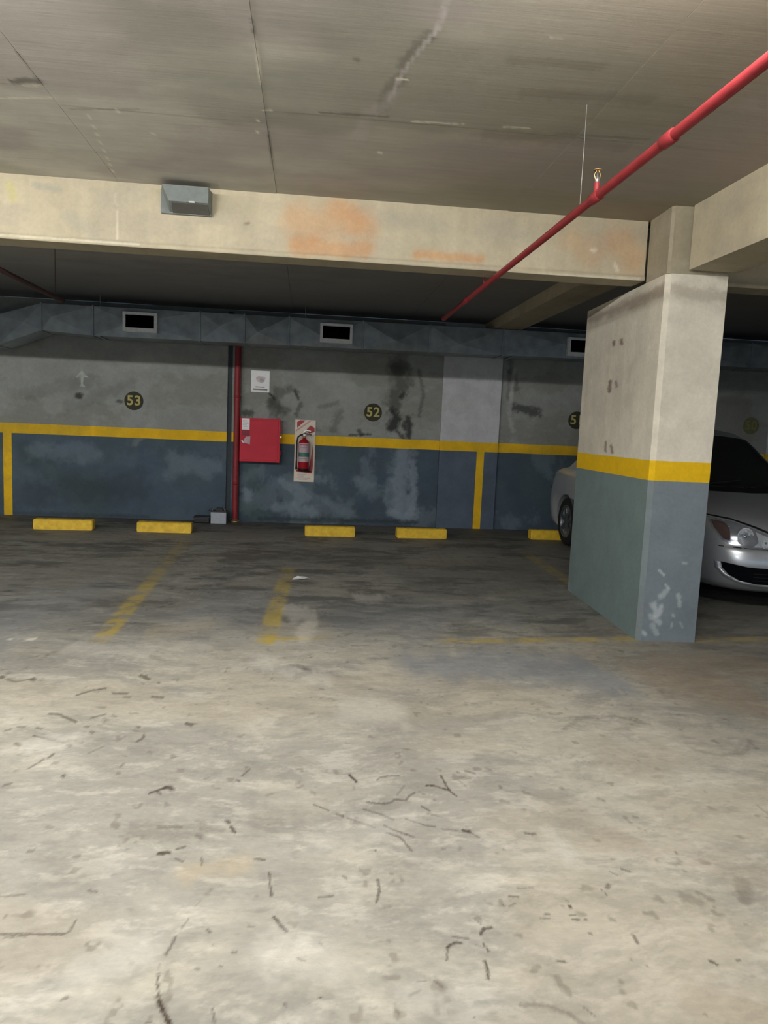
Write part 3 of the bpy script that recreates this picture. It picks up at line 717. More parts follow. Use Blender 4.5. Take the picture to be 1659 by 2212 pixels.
beam_x(XL + 0.1, CX + 0.016, 'long beige concrete beam across the garage with orange rust stains, left of the pillar', 0.014)
beam_x(CX + 0.44, 9.9, 'short shaded length of beam seen right of the pillar top, under the ceiling', 0.06)
def beam_y(x0, x1, y0, y1, zb, label):
    d = 0.03; vs = span(y0, y1, d); zs = span(zb, CEIL + 0.02, d)
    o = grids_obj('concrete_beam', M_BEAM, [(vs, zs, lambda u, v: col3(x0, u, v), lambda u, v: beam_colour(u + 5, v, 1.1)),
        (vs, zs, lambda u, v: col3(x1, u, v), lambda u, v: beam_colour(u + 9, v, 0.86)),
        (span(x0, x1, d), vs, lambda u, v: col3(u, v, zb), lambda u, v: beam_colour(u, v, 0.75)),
        (span(x0, x1, d), zs, lambda u, v: col3(u, y0, v), beam_colour), (span(x0, x1, d), zs, lambda u, v: col3(u, y1, v), beam_colour)])
    return tag(o, label, 'beam')
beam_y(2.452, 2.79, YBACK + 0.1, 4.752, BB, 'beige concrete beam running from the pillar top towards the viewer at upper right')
beam_blocker = MB().box(XL + 0.1, 9.9, -1.15, -0.93, BB, CEIL + 0.004, 0.01, 1).build('concrete_beam', M_GREYCONC)  # added out of view to keep the rear lamp off the back wall
tag(beam_blocker, 'added grey beam behind the viewer, unseen, blocking the rear lamp', 'beam')
beam_y(2.44, 2.80, YB2 + 0.3, YW - 0.005, 2.80, 'shallow concrete beam on the dark far ceiling behind the pillar, running to the back wall')

SC = {0: lin(112, 84, 66), 1: lin(196, 188, 176)}
FCC = {0: lin(128, 112, 94), 1: lin(204, 212, 216)}
def col_colour(a, z, seed, stains, cols, paintlo):
    n = fbm(a * 2 + seed, z * 1.6 + 4, 6, 0.58); n2 = fbm(a * 9 + seed, z * 9 + 8, 5, 0.6); s = fbm(a * 16 + seed, z * 1.2 + 3, 4)
    up = np.tile(lin(222, 214, 198), (len(a), 1)) * (0.72 + 0.3 * n + 0.16 * n2 + 0.1 * s)[:, None]
    lo = np.tile(paintlo, (len(a), 1)) * (0.84 + 0.16 * n + 0.16 * n2)[:, None]
    ye = np.tile(lin(236, 190, 30), (len(a), 1)) * (0.94 + 0.12 * n2)[:, None]
    c = np.where((z < BAND0)[:, None], lo, up); c = paint(c, a, z, stains, cols, 0.7)
    return np.where(((z >= BAND0) & (z <= BAND1))[:, None], ye, c)
ch = 0.03
def czs(a, b, d=0.009):
    r = span(a, b, d)
    return sorted([z for z in r if min(abs(z - BAND0), abs(z - BAND1)) > 0.002] + [BAND0 - 0.001, BAND0 + 0.001, BAND1 - 0.001, BAND1 + 0.001])
def cface(p, q, zs, d, seed, stains, cols, plo, axis, off):
    L = math.hypot(q[0] - p[0], q[1] - p[1]); us = span(0, L, d)
    def place(u, v):
        x, y = cworld(p[0] + (q[0] - p[0]) * u / L, p[1] + (q[1] - p[1]) * u / L); return col3(x, y, v)
    return (us, zs, place, lambda u, v: col_colour(u + off, v, seed, stains, cols, plo))
PL = lin(120, 136, 136); PF = lin(124, 134, 142)
zs = czs(0, CTOP)
cm = grids_obj('concrete_pillar', M_BEAM, [
    cface((0, CD), (0, ch), [*zs], 0.01, 3, [(c, ru, rv, k, tuple((CD - a, b) for a, b in pts)) for c, ru, rv, k, pts in COLUMN_SIDE_MARKS], SC, PL, 'v', 0),
    cface((0, ch), (ch, 0), zs, 0.01, 9, [], SC, lin(124, 134, 138), 'v', 0),
    cface((ch, 0), (CW, 0), zs, 0.007, 5, COLUMN_FRONT_MARKS, FCC, PF, 'u', ch),
    cface((CW, 0), (CW, CD), zs, 0.05, 7, [], SC, PF, 'v', 0),
    cface((CW, CD), (0, CD), zs, 0.05, 8, [], SC, PF, 'u', 0),
    (span(0, CW, 0.1), span(0, CD, 0.2), lambda u, v: col3(*cworld(u, v), CTOP), lambda u, v: beam_colour(u, v))])
tag(cm, 'wide concrete pillar painted grey below with a yellow band, scuffed at its foot', 'pillar')
# neck of the pillar between its head and the slab
nz = span(CTOP, CEIL + 0.012, 0.01)
nk = lambda p, q, sd: (lambda L: (span(0, L, 0.01), nz, lambda u, v: col3(*cworld(p[0] + (q[0] - p[0]) * u / L, p[1] + (q[1] - p[1]) * u / L), v),
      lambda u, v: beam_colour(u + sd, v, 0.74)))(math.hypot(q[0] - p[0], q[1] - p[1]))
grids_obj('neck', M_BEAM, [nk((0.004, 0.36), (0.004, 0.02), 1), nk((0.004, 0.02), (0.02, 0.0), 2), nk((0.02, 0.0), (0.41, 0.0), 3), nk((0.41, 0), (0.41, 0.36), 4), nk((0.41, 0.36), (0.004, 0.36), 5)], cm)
# ================================================================== lamps over the bay; far left row and rear lamp added as fill
def lit_tube(k):
    m, N, L, P = new_mat('lit_tube'); P.inputs['Emission Color'].default_value = LAMP_COLOR; P.inputs['Emission Strength'].default_value = LAMP_STRENGTH * k
    P.inputs['Base Color'].default_value = (0.9, 0.9, 0.9, 1); return m
for (lx, ly, lz), level, lab in zip(LAMP_POS, LAMP_LEVEL, ('fluorescent batten lamp hanging just above the frame, nearest the pillar', 'fluorescent batten lamp out of frame, second from the pillar', 'added fill batten lamp out of frame, third from the pillar', 'added fill batten lamp out of frame, fourth from the pillar', 'added fill batten lamp out of frame, farthest left of the row', 'dim fluorescent batten lamp out of frame, in the bay right of the pillar', 'added fill batten lamp behind the viewer, beyond the added rear beam')):
    lp = empty('fluorescent_lamp', (lx, ly, CEIL - 0.006), lab, 'lamp', 'fluorescent battens out of frame')
    MB().box(lx - 0.64, lx + 0.64, ly - 0.03, ly + 0.03, lz + 0.03, lz + 0.085, 0.006).build('lamp_body', M_WHITE, lp)
    for sx in (-0.45, 0.45): MB().tube([(lx + sx, ly, lz + 0.08), (lx + sx, ly, CEIL + 0.001)], 0.008, 8).build('stem', M_STEEL, lp)
    for sx in (-1, 1): MB().box(lx + sx * 0.615 - 0.012, lx + sx * 0.615 + 0.012, ly - 0.018, ly + 0.018, lz - 0.02, lz + 0.034, 0.003).build('lamp_holder', M_WHITE, lp)
    MB().tube([(lx - 0.6, ly, lz), (lx + 0.6, ly, lz)], 0.013, 10).build('tube', lit_tube(level), lp)

# ================================================================== wheel stops
def wheel_stop(x0, y0, x1, y1, label):
    L = math.hypot(x1 - x0, y1 - y0); a = math.atan2(y1 - y0, x1 - x0)
    e = empty('wheel_stop', ((x0 + x1) / 2, (y0 + y1) / 2 + 0.07, 0), label, 'wheel stop', 'yellow wheel stops along the back wall')
    b = bmesh.new(); h = 0.125
    prof = [(-0.075, 0), (-0.068, h - 0.012), (-0.058, h), (0.058, h), (0.068, h - 0.012), (0.075, 0)]
    m = MB().prism(prof, 'x', -L / 2, L / 2)
    b = bmesh.new()
    vs = [b.verts.new(p) for p in m.v]
    for f_ in m.f: b.faces.new([vs[i] for i in f_])
    bmesh.ops.bevel(b, geom=[q for q in b.edges if abs(q.verts[0].co.x - q.verts[1].co.x) < 1e-6], offset=0.008, segments=2, affect='EDGES')
    m2 = MB().frombm(b)
    c, s_ = math.cos(a), math.sin(a)
    m2.v = [(e.location.x + p[0] * c - p[1] * s_, e.location.y + p[0] * s_ + p[1] * c, p[2]) for p in m2.v]
    m2.build('block', M_YELLOW, e)
    for sx in (-1, 1):
        k = MB().lathe([(0.0, 0.0), (0.018, 0.0), (0.018, 0.004), (0.008, 0.006), (0.0, 0.006)], (0, 0, h), n=12)
        k.v = [(e.location.x + (p[0] + sx * L * 0.32) * c - p[1] * s_, e.location.y + (p[0] + sx * L * 0.32) * s_ + p[1] * c, p[2] - 0.002) for p in k.v]
        k.build('bolt', M_GREYBOX, e)
for a in ((-3.320, 9.236, -2.627, 9.255, 'yellow wheel stop at far left, below the white arrow'),
          (-2.091, 9.240, -1.431, 9.249, 'yellow wheel stop left of the grey battery box'),
          (-0.022, 9.276, 0.617, 9.313, 'yellow wheel stop below the fire extinguisher, right of it'),
          (1.166, 9.333, 1.825, 9.372, 'yellow wheel stop left of the vertical yellow stripe on the pale wall panel'),
          (3.013, 9.530, 3.660, 9.545, 'yellow wheel stop half hidden behind the pillar by the car tyre')): wheel_stop(*a)

# ================================================================== duct along the back wall
DY0, DY1 = 9.85, 10.30
du = empty('air_duct', (0, 10.07, 2.44), 'long galvanised metal air duct with creased panels along the top of the back wall', 'duct')
kx = [-7.9, -5.4, -3.95, -3.41, -2.78, -1.45, -0.884, -0.31, 0.66, 1.55, 2.55, 4.35, 6.1, 7.9, 9.9]
def duct_top(x): return float(np.interp(x, [-8, -5.4, -3.95, -3.43, 10], [2.60, 2.60, 2.61, 2.785, 2.80]))
def duct_bot(x): return float(np.interp(x, [-8, -5.4, -3.95, -3.27, -2.78, -0.884, 1.05, 3.47, 10], [2.22, 2.22, 2.235, 2.506, 2.418, 2.427, 2.435, 2.465, 2.47]))
crease = {k: (a, c_, d_ * (0.45 if k not in (6, 7, 8) else 0.8)) for k, (a, c_, d_) in {0: (.5, .4, .03), 1: (.5, .45, .03), 2: (.6, .5, .025), 3: (.2, .45, .03), 4: (.35, .5, .035), 5: (.45, .55, .03), 6: (.3, .4, .07), 7: (.5, .30, .05), 8: (.5, .33, .06), 9: (.4, .33, .06), 10: (.45, .55, .03)}.items()}
for i in range(len(kx) - 1):
    a, b = kx[i], kx[i + 1]; m = MB(); cxr, czr, bul = crease.get(i, (.5, .5, .03))
    T0, T1, B0, B1 = duct_top(a), duct_top(b), duct_bot(a), duct_bot(b)
    xm = a + (b - a) * cxr; zm = duct_bot(xm) + (duct_top(xm) - duct_bot(xm)) * czr
    V = [(a, DY0, B0), (b, DY0, B1), (b, DY0, T1), (a, DY0, T0), (xm, DY0 - bul, zm), (a, DY1, B0), (b, DY1, B1), (b, DY1, T1), (a, DY1, T0)]
    Fs = [(3, 2, 4), (2, 1, 4), (1, 0, 4), (0, 3, 4), (0, 1, 6, 5), (2, 3, 8, 7)]
    if i == 2:   # the piece that steps down has its own break in the lower edge
        xk = -3.60
        V += [(xk, DY0, duct_bot(xk)), (xk, DY1, duct_bot(xk))]
        Fs = [(3, 2, 4), (2, 1, 4), (1, 9, 4), (9, 0, 4), (0, 3, 4), (0, 9, 10, 5), (9, 1, 6, 10), (2, 3, 8, 7)]
    m.add(V, Fs); m.build('duct_section', M_GALV, du)
    if i:
        sz0, sz1 = duct_bot(a) - 0.012, duct_top(a) + 0.012
        MB().box(a - 0.011, a + 0.011, DY0 - 0.014, DY1, sz0, sz1, 0.002, 1).build('seam', M_GALV, du)
for x in (-2.7, -0.1, 2.7, 5.3):
    for yy in (DY0 + 0.03, DY1 - 0.05):
        MB().tube([(x, yy, 2.45), (x, yy, CEIL + 0.005)], 0.005, 6).build('hanger_rod', M_GALV, du)
    MB().box(x - 0.015, x + 0.015, DY0 - 0.02, DY1 - 0.02, 2.405 if x < 2 else 2.43, 2.415 if x < 2 else 2.44).build('hanger_rail', M_GALV, du)
def diffuser(x0, label):
    x1, z0, z1 = x0 + 0.423, 2.483, 2.732; y = DY0 - 0.075
    e = empty('air_vent', ((x0 + x1) / 2, DY0, z0), label, 'air vent', 'square vents on the duct')
    fw = 0.034
    fr = MB()
    outer = [(x0, z0), (x1, z0), (x1, z1), (x0, z1)]; inner = [(x0 + fw, z0 + fw + 0.02), (x1 - fw, z0 + fw + 0.02), (x1 - fw, z1 - fw), (x0 + fw, z1 - fw)]
    V = [(p[0], y, p[1]) for p in outer] + [(p[0], y - 0.004, p[1]) for p in inner] + [(p[0], DY0 - 0.002, p[1]) for p in outer] + [(p[0], DY0 - 0.003, p[1]) for p in inner]
    Fs = []
    for i in range(4):
        j = (i + 1) % 4
        Fs += [(i, j, 4 + j, 4 + i), (i, 8 + i, 8 + j, j), (4 + i, 4 + j, 12 + j, 12 + i)]
    fr.add(V, Fs).build('vent_frame', M_FRAME, e)
    MB().box(inner[0][0] - 0.004, inner[1][0] + 0.004, DY0 - 0.052, DY0 - 0.048, inner[0][1] - 0.004, inner[2][1] + 0.004).build('vent_back', M_VOID, e)
    for k in range(5):
        z = inner[0][1] + (k + 0.5) * (inner[2][1] - inner[0][1]) / 5
        b = MB().prism([(y + 0.006, z - 0.010), (y + 0.008, z - 0.011), (y + 0.022, z + 0.006), (y + 0.020, z + 0.008)], 'x', inner[0][0] - 0.003, inner[1][0] + 0.003)
        b.build('blade', M_VOID, e)
diffuser(-2.397, 'air vent on the duct above number 53, framed in grey')
diffuser(0.096, 'air vent on the duct above and right of the fire extinguisher')
diffuser(3.433, 'air vent on the duct cut off by the left edge of the pillar')

# ================================================================== red pipes
PX, PZ, PR = 1.234, 2.463, 0.0195
pe = empty('sprinkler_pipe', (PX, 4.0, PZ), 'thin red sprinkler pipe running under the ceiling from upper right into the dark', 'pipe')
MB().tube([(PX, -3.0, PZ), (PX, 7.0, PZ)], PR, 20).build('pipe_run', M_RED, pe)
for y in (2.62, 3.29, 6.0):
    MB().tube([(PX, y - 0.045, PZ), (PX, y - 0.04, PZ), (PX, y + 0.04, PZ), (PX, y + 0.045, PZ)], [PR + .001, PR + 0.005, PR + 0.005, PR + .001], 20).build('coupling', M_RED, pe)
MB().tube([(PX, 6.98, PZ), (PX, 7.03, PZ), (PX, 7.04, PZ)], [PR + 0.005, PR + 0.005, PR * 0.7], 20).build('end_cap', M_RED, pe)
sp = MB().tube([(PX, 3.29, PZ + 0.02), (PX, 3.29, PZ + 0.062)], 0.013, 12).build('sprinkler_socket', M_RED, pe)
sh = MB().lathe([(0.0, 0.05), (0.009, 0.05), (0.010, 0.075), (0.007, 0.08), (0.004, 0.085), (0.004, 0.105), (0.0, 0.105)], (PX, 3.29, PZ + 0.005), n=12).build('sprinkler_head', M_STEEL, pe)
MB().lathe([(0.0, 0.112), (0.018, 0.109), (0.018, 0.112), (0.006, 0.116), (0.0, 0.116)], (PX, 3.29, PZ + 0.005), n=14).build('deflector', M_BRASS, sh)
for sx in (-1, 1): MB().tube([(PX + sx * 0.008, 3.29, PZ + 0.075), (PX + sx * 0.015, 3.29, PZ + 0.095), (PX + sx * 0.004, 3.29, PZ + 0.114)], 0.0022, 6).build('frame_arm', M_BRASS, sh)
hg = MB().tube([(PX, 3.49, PZ + PR), (PX + 0.004, 3.50, 2.70), (PX, 3.49, CEIL + 0.004)], 0.0022, 6).build('hanger_wire', M_STEEL, pe)
for y in (0.6, 5.42):
    MB().tube([(PX, y, PZ + PR), (PX, y, CEIL + 0.004)], 0.004, 6).build('hanger_rod', M_RED, pe)
P2X = -2.35
p2 = empty('sprinkler_pipe', (P2X, 6.5, PZ), 'dark red sprinkler pipe at the far left under the dark ceiling', 'pipe')
MB().tube([(P2X, 5.44, PZ), (P2X, 7.32, PZ)], PR, 20).build('pipe_run', M_REDDIM, p2)
MB().tube([(P2X, 7.30, PZ), (P2X, 7.35, PZ), (P2X, 7.36, PZ)], [PR + 0.005, PR + 0.005, PR * 0.7], 20).build('end_cap', M_REDDIM, p2)
for y in (5.46, 7.15): MB().tube([(P2X, y, PZ + PR), (P2X, y, CEIL + 0.004)], 0.003, 6).build('hanger_rod', M_REDDIM, p2)

sx_, sy_, sr_ = -1.010, YW - 0.075, 0.042
st = empty('standpipe', (sx_, sy_, 0), 'vertical red standpipe on the back wall from floor to duct', 'pipe')
MB().tube([(sx_, sy_, 0.0), (sx_, sy_, 2.70)], sr_, 22).build('pipe_run', M_RED, st)
MB().lathe([(sr_, 0.0), (0.068, 0.0), (0.068, 0.018), (0.052, 0.03), (sr_, 0.045)], (sx_, sy_, 0.0), n=22).build('base_flange', M_BRASS, st)
for z in (0.55, 1.75):
    MB().lathe([(sr_, -0.016), (sr_ + 0.006, -0.016), (sr_ + 0.006, 0.016), (sr_, 0.016)], (sx_, sy_, z), n=22).build('clamp', M_RED, st)

# ================================================================== fire hose cabinet
hx0, hx1, hz0, hz1, hy0, hy1 = -0.955, -0.404, 0.865, 1.468, YW - 0.19, YW - 0.001
hc = empty('hose_cabinet', ((hx0 + hx1) / 2, YW - 0.1, hz0), 'red metal fire hose cabinet on the wall right of the standpipe', 'cabinet')
MB().box(hx0 + 0.006, hx1 - 0.006, hy0 + 0.022, hy1, hz0 + 0.006, hz1 - 0.006, 0.006).build('cabinet_body', M_REDCAB, hc)
dr = MB().box(hx0, hx1, hy0, hy0 + 0.02, hz0, hz1, 0.007).build('door', M_REDCAB, hc)
# folded rim and shallow dished field of the door
fw = 0.028
MB().box(hx0 + fw, hx1 - fw, hy0 - 0.004, hy0 + 0.004, hz0 + fw, hz1 - fw, 0.004).build('door_field', M_REDCAB, dr)
for z in (1.0, 1.33): MB().tube([(hx1 + 0.004, hy0 + 0.012, z - 0.03), (hx1 + 0.004, hy0 + 0.012, z + 0.03)], 0.008, 10).build('hinge', M_REDCAB, dr)
MB().box(hx1 - 0.006, hx1 + 0.022, hy0 - 0.006, hy0 + 0.012, 1.205, 1.235, 0.004).build('latch', M_STEEL, dr)
y = hy0 - 0.0055
def flat(x0, x1, z0, z1, yy, name, mat, par): return MB().box(x0, x1, yy, yy + 0.0015, z0, z1).build(name, mat, par)
s1 = flat(-0.930, -0.824, 1.305, 1.460, y, 'paper_sticker', M_WHITE, dr)
for k in range(6): flat(-0.918, -0.838 - 0.012 * (k % 3), 1.325 + k * 0.021, 1.329 + k * 0.021, y - 0.0008, 'print_line', M_STICK, s1)
s2 = flat(-0.927, -0.822, 1.225, 1.296, y, 'red_label', plain('dark_red_label', (128, 40, 58), rough=0.6), dr)
flat(-0.915, -0.85, 1.268, 1.280, y - 0.0008, 'print_line', M_REDCAB, s2); flat(-0.915, -0.86, 1.243, 1.252, y - 0.0008, 'print_line', M_REDCAB, s2)
v_ = MB().prism([(-0.898, 1.125), (-0.815, 1.105), (-0.812, 1.215), (-0.87, 1.21), (-0.90, 1.165)], 'y', y, y + 0.0015); v_.build('torn_sticker', M_STICK, dr)
kh = MB().lathe([(0, -0.012), (0.014, -0.012), (0.016, 0.0), (0.016, 0.008), (0, 0.008)], (-0.925, hy0 - 0.002, 1.145), 'y', 14).build('lock', M_STEEL, dr)
MB().prism([(-0.936, 1.15), (-0.918, 1.165), (-0.898, 1.135), (-0.905, 1.118)], 'y', hy0 - 0.02, hy0 - 0.008).build('lock_flap', M_WHITE, kh)

# ================================================================== extinguisher and its board
bx0, bx1, bz0, bz1 = -0.205, 0.083, 0.600, 1.475; by = YW - 0.012
bd = empty('backing_board', ((bx0 + bx1) / 2, by, bz0), 'narrow cream backing board with red stripes behind the fire extinguisher', 'board')
MB().box(bx0, bx1, by, YW - 0.001, bz0, bz1, 0.004).build('board_sheet', M_CREAM, bd)
yy = by - 0.0012
def patch(poly, name, mat, par, d=0.0012, t=0.001): return MB().prism(poly, 'y', by - d, by - d + t).build(name, mat, par)
R2 = plain('red_board_print', (172, 44, 56), rough=0.5, vary=0.12)
patch([(bx0 + 0.025, 1.44), (bx0 + 0.07, 1.468), (bx0 + 0.145, 1.468), (bx0 + 0.03, 1.36)], 'red_stripe', R2, bd)
patch([(bx0 + 0.012, 1.30), (bx0 + 0.012, 1.33), (bx0 + 0.20, 1.468), (bx0 + 0.235, 1.468)], 'red_stripe', plain('pale_red_print', (214, 170, 160), rough=0.5), bd)
patch([(bx0 + 0.15, 1.33), (bx0 + 0.215, 1.40), (bx1 - 0.015, 1.37), (bx1 - 0.012, 1.31), (bx0 + 0.2, 1.285)], 'red_stripe', R2, bd)
patch([(bx0 + 0.235, 0.95), (bx1 - 0.03, 1.15), (bx1 - 0.022, 0.83), (bx1 - 0.03, 0.745), (bx0 + 0.20, 0.745)], 'red_stripe', R2, bd)
patch([(bx0 + 0.02, 0.775), (bx1 - 0.045, 0.755), (bx1 - 0.03, 0.72), (bx0 + 0.18, 0.728), (bx0 + 0.03, 0.745)], 'red_stripe', R2, bd)
for z, a, b in ((0.700, .05, .17), (0.675, .06, .15), (0.648, .05, .23), (0.630, .06, .2)): patch([(bx0 + a, z), (bx0 + b, z), (bx0 + b, z + 0.007), (bx0 + a, z + 0.007)], 'print_line', M_STICK, bd)
ex, ey, er, ez = -0.072, by - 0.105, 0.078, 0.775
fe = empty('fire_extinguisher', (ex, ey, ez), 'red fire extinguisher hanging on the cream board, right of the red cabinet', 'fire extinguisher')
MB().lathe([(0.0, 0.0), (er - 0.012, 0.0), (er - 0.004, 0.004), (er, 0.012), (er, 0.36), (er - 0.004, 0.385), (er - 0.018, 0.412), (er - 0.045, 0.432), (0.024, 0.44), (0.022, 0.455), (0.0, 0.455)], (ex, ey, ez), n=32).build('cylinder', M_EXTRED, fe)
MB().lathe([(er - 0.002, -0.012), (er + 0.002, -0.012), (er + 0.002, 0.02), (er - 0.002, 0.02)], (ex, ey, ez), n=32).build('base_ring', M_BLACK, fe)
# wrapped paper label, with its green band
def wrap(z0, z1, a0, a1, name, mat, par, dr_=0.0012):
    k = 14; V = []
    for i in range(k + 1):
        a = a0 + (a1 - a0) * i / k
        V += [(ex + (er + dr_) * math.sin(a), ey - (er + dr_) * math.cos(a), z) for z in (z0, z1)]
    return MB().add(V, [(2 * i, 2 * i + 2, 2 * i + 3, 2 * i + 1) for i in range(k)], True).build(name, mat, par)
lb = wrap(ez + 0.115, ez + 0.375, -1.15, 1.15, 'label_sheet', M_STICK, fe)
wrap(ez + 0.185, ez + 0.245, -1.1, 1.1, 'green_band', M_GREEN, lb, 0.002)
wrap(ez + 0.345, ez + 0.36, -0.7, 0.8, 'print_line', R2, lb, 0.002); wrap(ez + 0.315, ez + 0.325, -0.7, 0.6, 'print_line', M_INK, lb, 0.002)
wrap(ez + 0.155, ez + 0.163, -0.9, 0.5, 'print_line', M_INK, lb, 0.002)
vv = MB().lathe([(0.02, 0.45), (0.02, 0.475), (0.015, 0.48), (0.015, 0.52), (0.0, 0.52)], (ex, ey, ez), n=16).build('valve', M_BRASS, fe)
MB().prism([(ex - 0.015, ez + 0.505), (ex + 0.02, ez + 0.52), (ex + 0.105, ez + 0.50), (ex + 0.10, ez + 0.488), (ex + 0.02, ez + 0.5)], 'y', ey - 0.012, ey + 0.012).build('carry_handle', M_BLACK, vv)
MB().prism([(ex - 0.02, ez + 0.525), (ex + 0.02, ez + 0.565), (ex + 0.09, ez + 0.548), (ex + 0.092, ez + 0.54), (ex + 0.02, ez + 0.55), (ex - 0.01, ez + 0.515)], 'y', ey - 0.011, ey + 0.011).build('squeeze_lever', M_STEEL, vv)
MB().lathe([(0, -0.03), (0.017, -0.03), (0.019, -0.024), (0.019, -0.012), (0, -0.012)], (ex + 0.002, ey, ez + 0.488), 'y', 16).build('pressure_gauge', M_WHITE, vv)
pin = MB(); pin.tube([(ex + 0.03 + 0.016 * math.cos(t), ey - 0.016, ez + 0.53 + 0.016 * math.sin(t)) for t in np.linspace(0, 2 * math.pi, 15)], 0.002, 6, False); pin.build('safety_pin', M_STEEL, vv)
hose = [(ex - 0.014, ey, ez + 0.492), (ex - 0.05, ey - 0.02, ez + 0.488), (ex - 0.088, ey - 0.02, ez + 0.455), (ex - 0.10, ey - 0.015, ez + 0.39), (ex - 0.1, ey - 0.01, ez + 0.25), (ex - 0.1, ey - 0.01, ez + 0.12)]
hs = MB().tube(hose, 0.011, 10).build('hose', M_BLACK, fe)
MB().tube([(ex - 0.1, ey - 0.01, ez + 0.125), (ex - 0.1, ey - 0.01, ez + 0.05), (ex - 0.1, ey - 0.01, ez + 0.01)], [0.012, 0.014, 0.020], 12).build('nozzle', M_BLACK, hs)
MB().box(ex - 0.03, ex + 0.03, ey + er - 0.006, by - 0.0005, ez + 0.33, ez + 0.36, 0.004).build('wall_bracket', M_BLACK, fe)

# ================================================================== paper notice, arrow, bay numbers, box on the beam
pn = empty('paper_notice', (-0.705, YW, 1.835), 'white paper notice with a faint pink picture above the red cabinet', 'notice')
pa = MB().box(-0.832, -0.578, YW - 0.004, YW - 0.001, 1.832, 2.128).build('paper_sheet', M_WHITE, pn)
ang = [i * 2 * math.pi / 14 for i in range(14)]
patch2 = lambda poly, nm, mat, d: MB().prism(poly, 'y', YW - 0.004 - d, YW - 0.004 - d + 0.0006).build(nm, mat, pa)
patch2([(-0.70 + 0.062 * math.cos(a) * (1 + .15 * math.sin(3 * a)), 2.01 + 0.052 * math.sin(a) * (1 + .2 * math.cos(2 * a))) for a in ang], 'pink_picture', plain('faint_pink_ink', (222, 208, 206), rough=0.7), 0.0004)
patch2([(-0.682 + 0.036 * math.cos(a), 1.995 + 0.034 * math.sin(a) * (1 + .25 * math.cos(3 * a))) for a in ang], 'grey_picture', plain('faint_grey_ink', (196, 186, 190), rough=0.7), 0.0010)
patch2([(-0.77, 1.898), (-0.645, 1.896), (-0.645, 1.908), (-0.77, 1.910)], 'print_line', M_INK, 0.0004)
patch2([(-0.805, 1.862), (-0.605, 1.860), (-0.605, 1.879), (-0.805, 1.881)], 'print_line', M_INK, 0.0004)
ar = empty('painted_arrow', (-3.105, YW, 1.79), 'small white arrow pointing up, painted on the wall at left', 'sign')
MB().prism([(-3.19, 1.915), (-3.105, 2.02), (-3.02, 1.915), (-3.085, 1.93), (-3.09, 1.83), (-3.065, 1.80), (-3.075, 1.79), (-3.135, 1.79), (-3.14, 1.80), (-3.12, 1.83), (-3.125, 1.93)], 'y', YW - 0.0015, YW + 0.001).build('arrow_shape', M_ARROW, ar)
def bay_number(txt, x, z, label, mdisc, mdig):
    e = empty('bay_number', (x, YW, z), label, 'sign', 'round painted bay numbers on the back wall')
    MB().lathe([(0.0, -0.002), (0.122, -0.002), (0.128, 0.0), (0.128, 0.002), (0, 0.002)], (x, YW, z), 'y', 36, False).build('disc', mdisc, e)
    cu = bpy.data.curves.new('digits', 'FONT'); cu.body = txt; cu.size = 0.185; cu.align_x = 'CENTER'; cu.align_y = 'CENTER'; cu.extrude = 0.0006; cu.offset = 0.0045; cu.space_character = 1.08
    to = bpy.data.objects.new('digits_source', cu); COL.objects.link(to)
    me = bpy.data.meshes.new_from_object(to.evaluated_get(bpy.context.evaluated_depsgraph_get())); me.name = 'digits'
    bpy.data.objects.remove(to)
    me.transform(Matrix.Translation((x, YW - 0.0032, z)) @ Matrix.Rotation(math.pi / 2, 4, 'X'))
    me.materials.clear(); me.materials.append(mdig)
    o = bpy.data.objects.new('digits', me); COL.objects.link(o); attach(o, e)
bay_number('53', -2.418, 1.632, 'dark round bay number 53 on the left part of the wall', M_DISC, M_DIGIT)
bay_number('52', 0.890, 1.622, 'dark round bay number 52 on the stained wall, right of the extinguisher', M_DISC, M_DIGIT)
bay_number('51', 3.888, 1.641, 'dark round bay number 51 half hidden by the pillar', M_DISC, M_DIGIT)
bay_number('50', 6.596, 1.677, 'faded olive round bay number 50 above the silver car', M_OLIVE, M_OLIVED)

gx0, gx1 = -1.02, -0.690
gb = empty('junction_box', ((gx0 + gx1) / 2, YB, 2.75), 'grey box fixed high on the beam face at left', 'box')
MB().box(gx0, gx1, YB - 0.03, YB - 0.0005, 2.748, 2.905, 0.006).build('back_plate', M_GREYBOX, gb)
MB().add([(gx0 + 0.005, YB - 0.03, 2.90), (gx1 - 0.003, YB - 0.03, 2.90), (gx1 - 0.003, YB - 0.03, 2.76), (gx0 + 0.06, YB - 0.03, 2.76),
          (gx0 + 0.03, YB - 0.15, 2.895), (gx1 - 0.006, YB - 0.15, 2.895), (gx1 - 0.006, YB - 0.15, 2.795), (gx0 + 0.075, YB - 0.15, 2.795)],
         [(4, 5, 6, 7), (0, 1, 5, 4), (1, 2, 6, 5), (2, 3, 7, 6), (3, 0, 4, 7), (0, 3, 2, 1)]).build('box_cover', M_GREYBOX, gb)
MB().add([(gx0 + 0.09, YB - 0.14, 2.788), (gx1 - 0.012, YB - 0.14, 2.788), (gx1 - 0.012, YB - 0.03, 2.752), (gx0 + 0.08, YB - 0.03, 2.752),
          (gx0 + 0.09, YB - 0.14, 2.80), (gx1 - 0.012, YB - 0.14, 2.80), (gx1 - 0.012, YB - 0.03, 2.77), (gx0 + 0.08, YB - 0.03, 2.77)],
         [(0, 1, 2, 3), (4, 7, 6, 5), (0, 4, 5, 1), (1, 5, 6, 2), (2, 6, 7, 3), (3, 7, 4, 0)]).build('bottom_tray', plain('dark_grey_tray', (84, 84, 82), rough=0.6), gb)
MB().box(gx1 - 0.13, gx1 - 0.09, YB - 0.156, YB - 0.146, 2.79, 2.803, 0.003).build('clip', M_STEEL, gb)

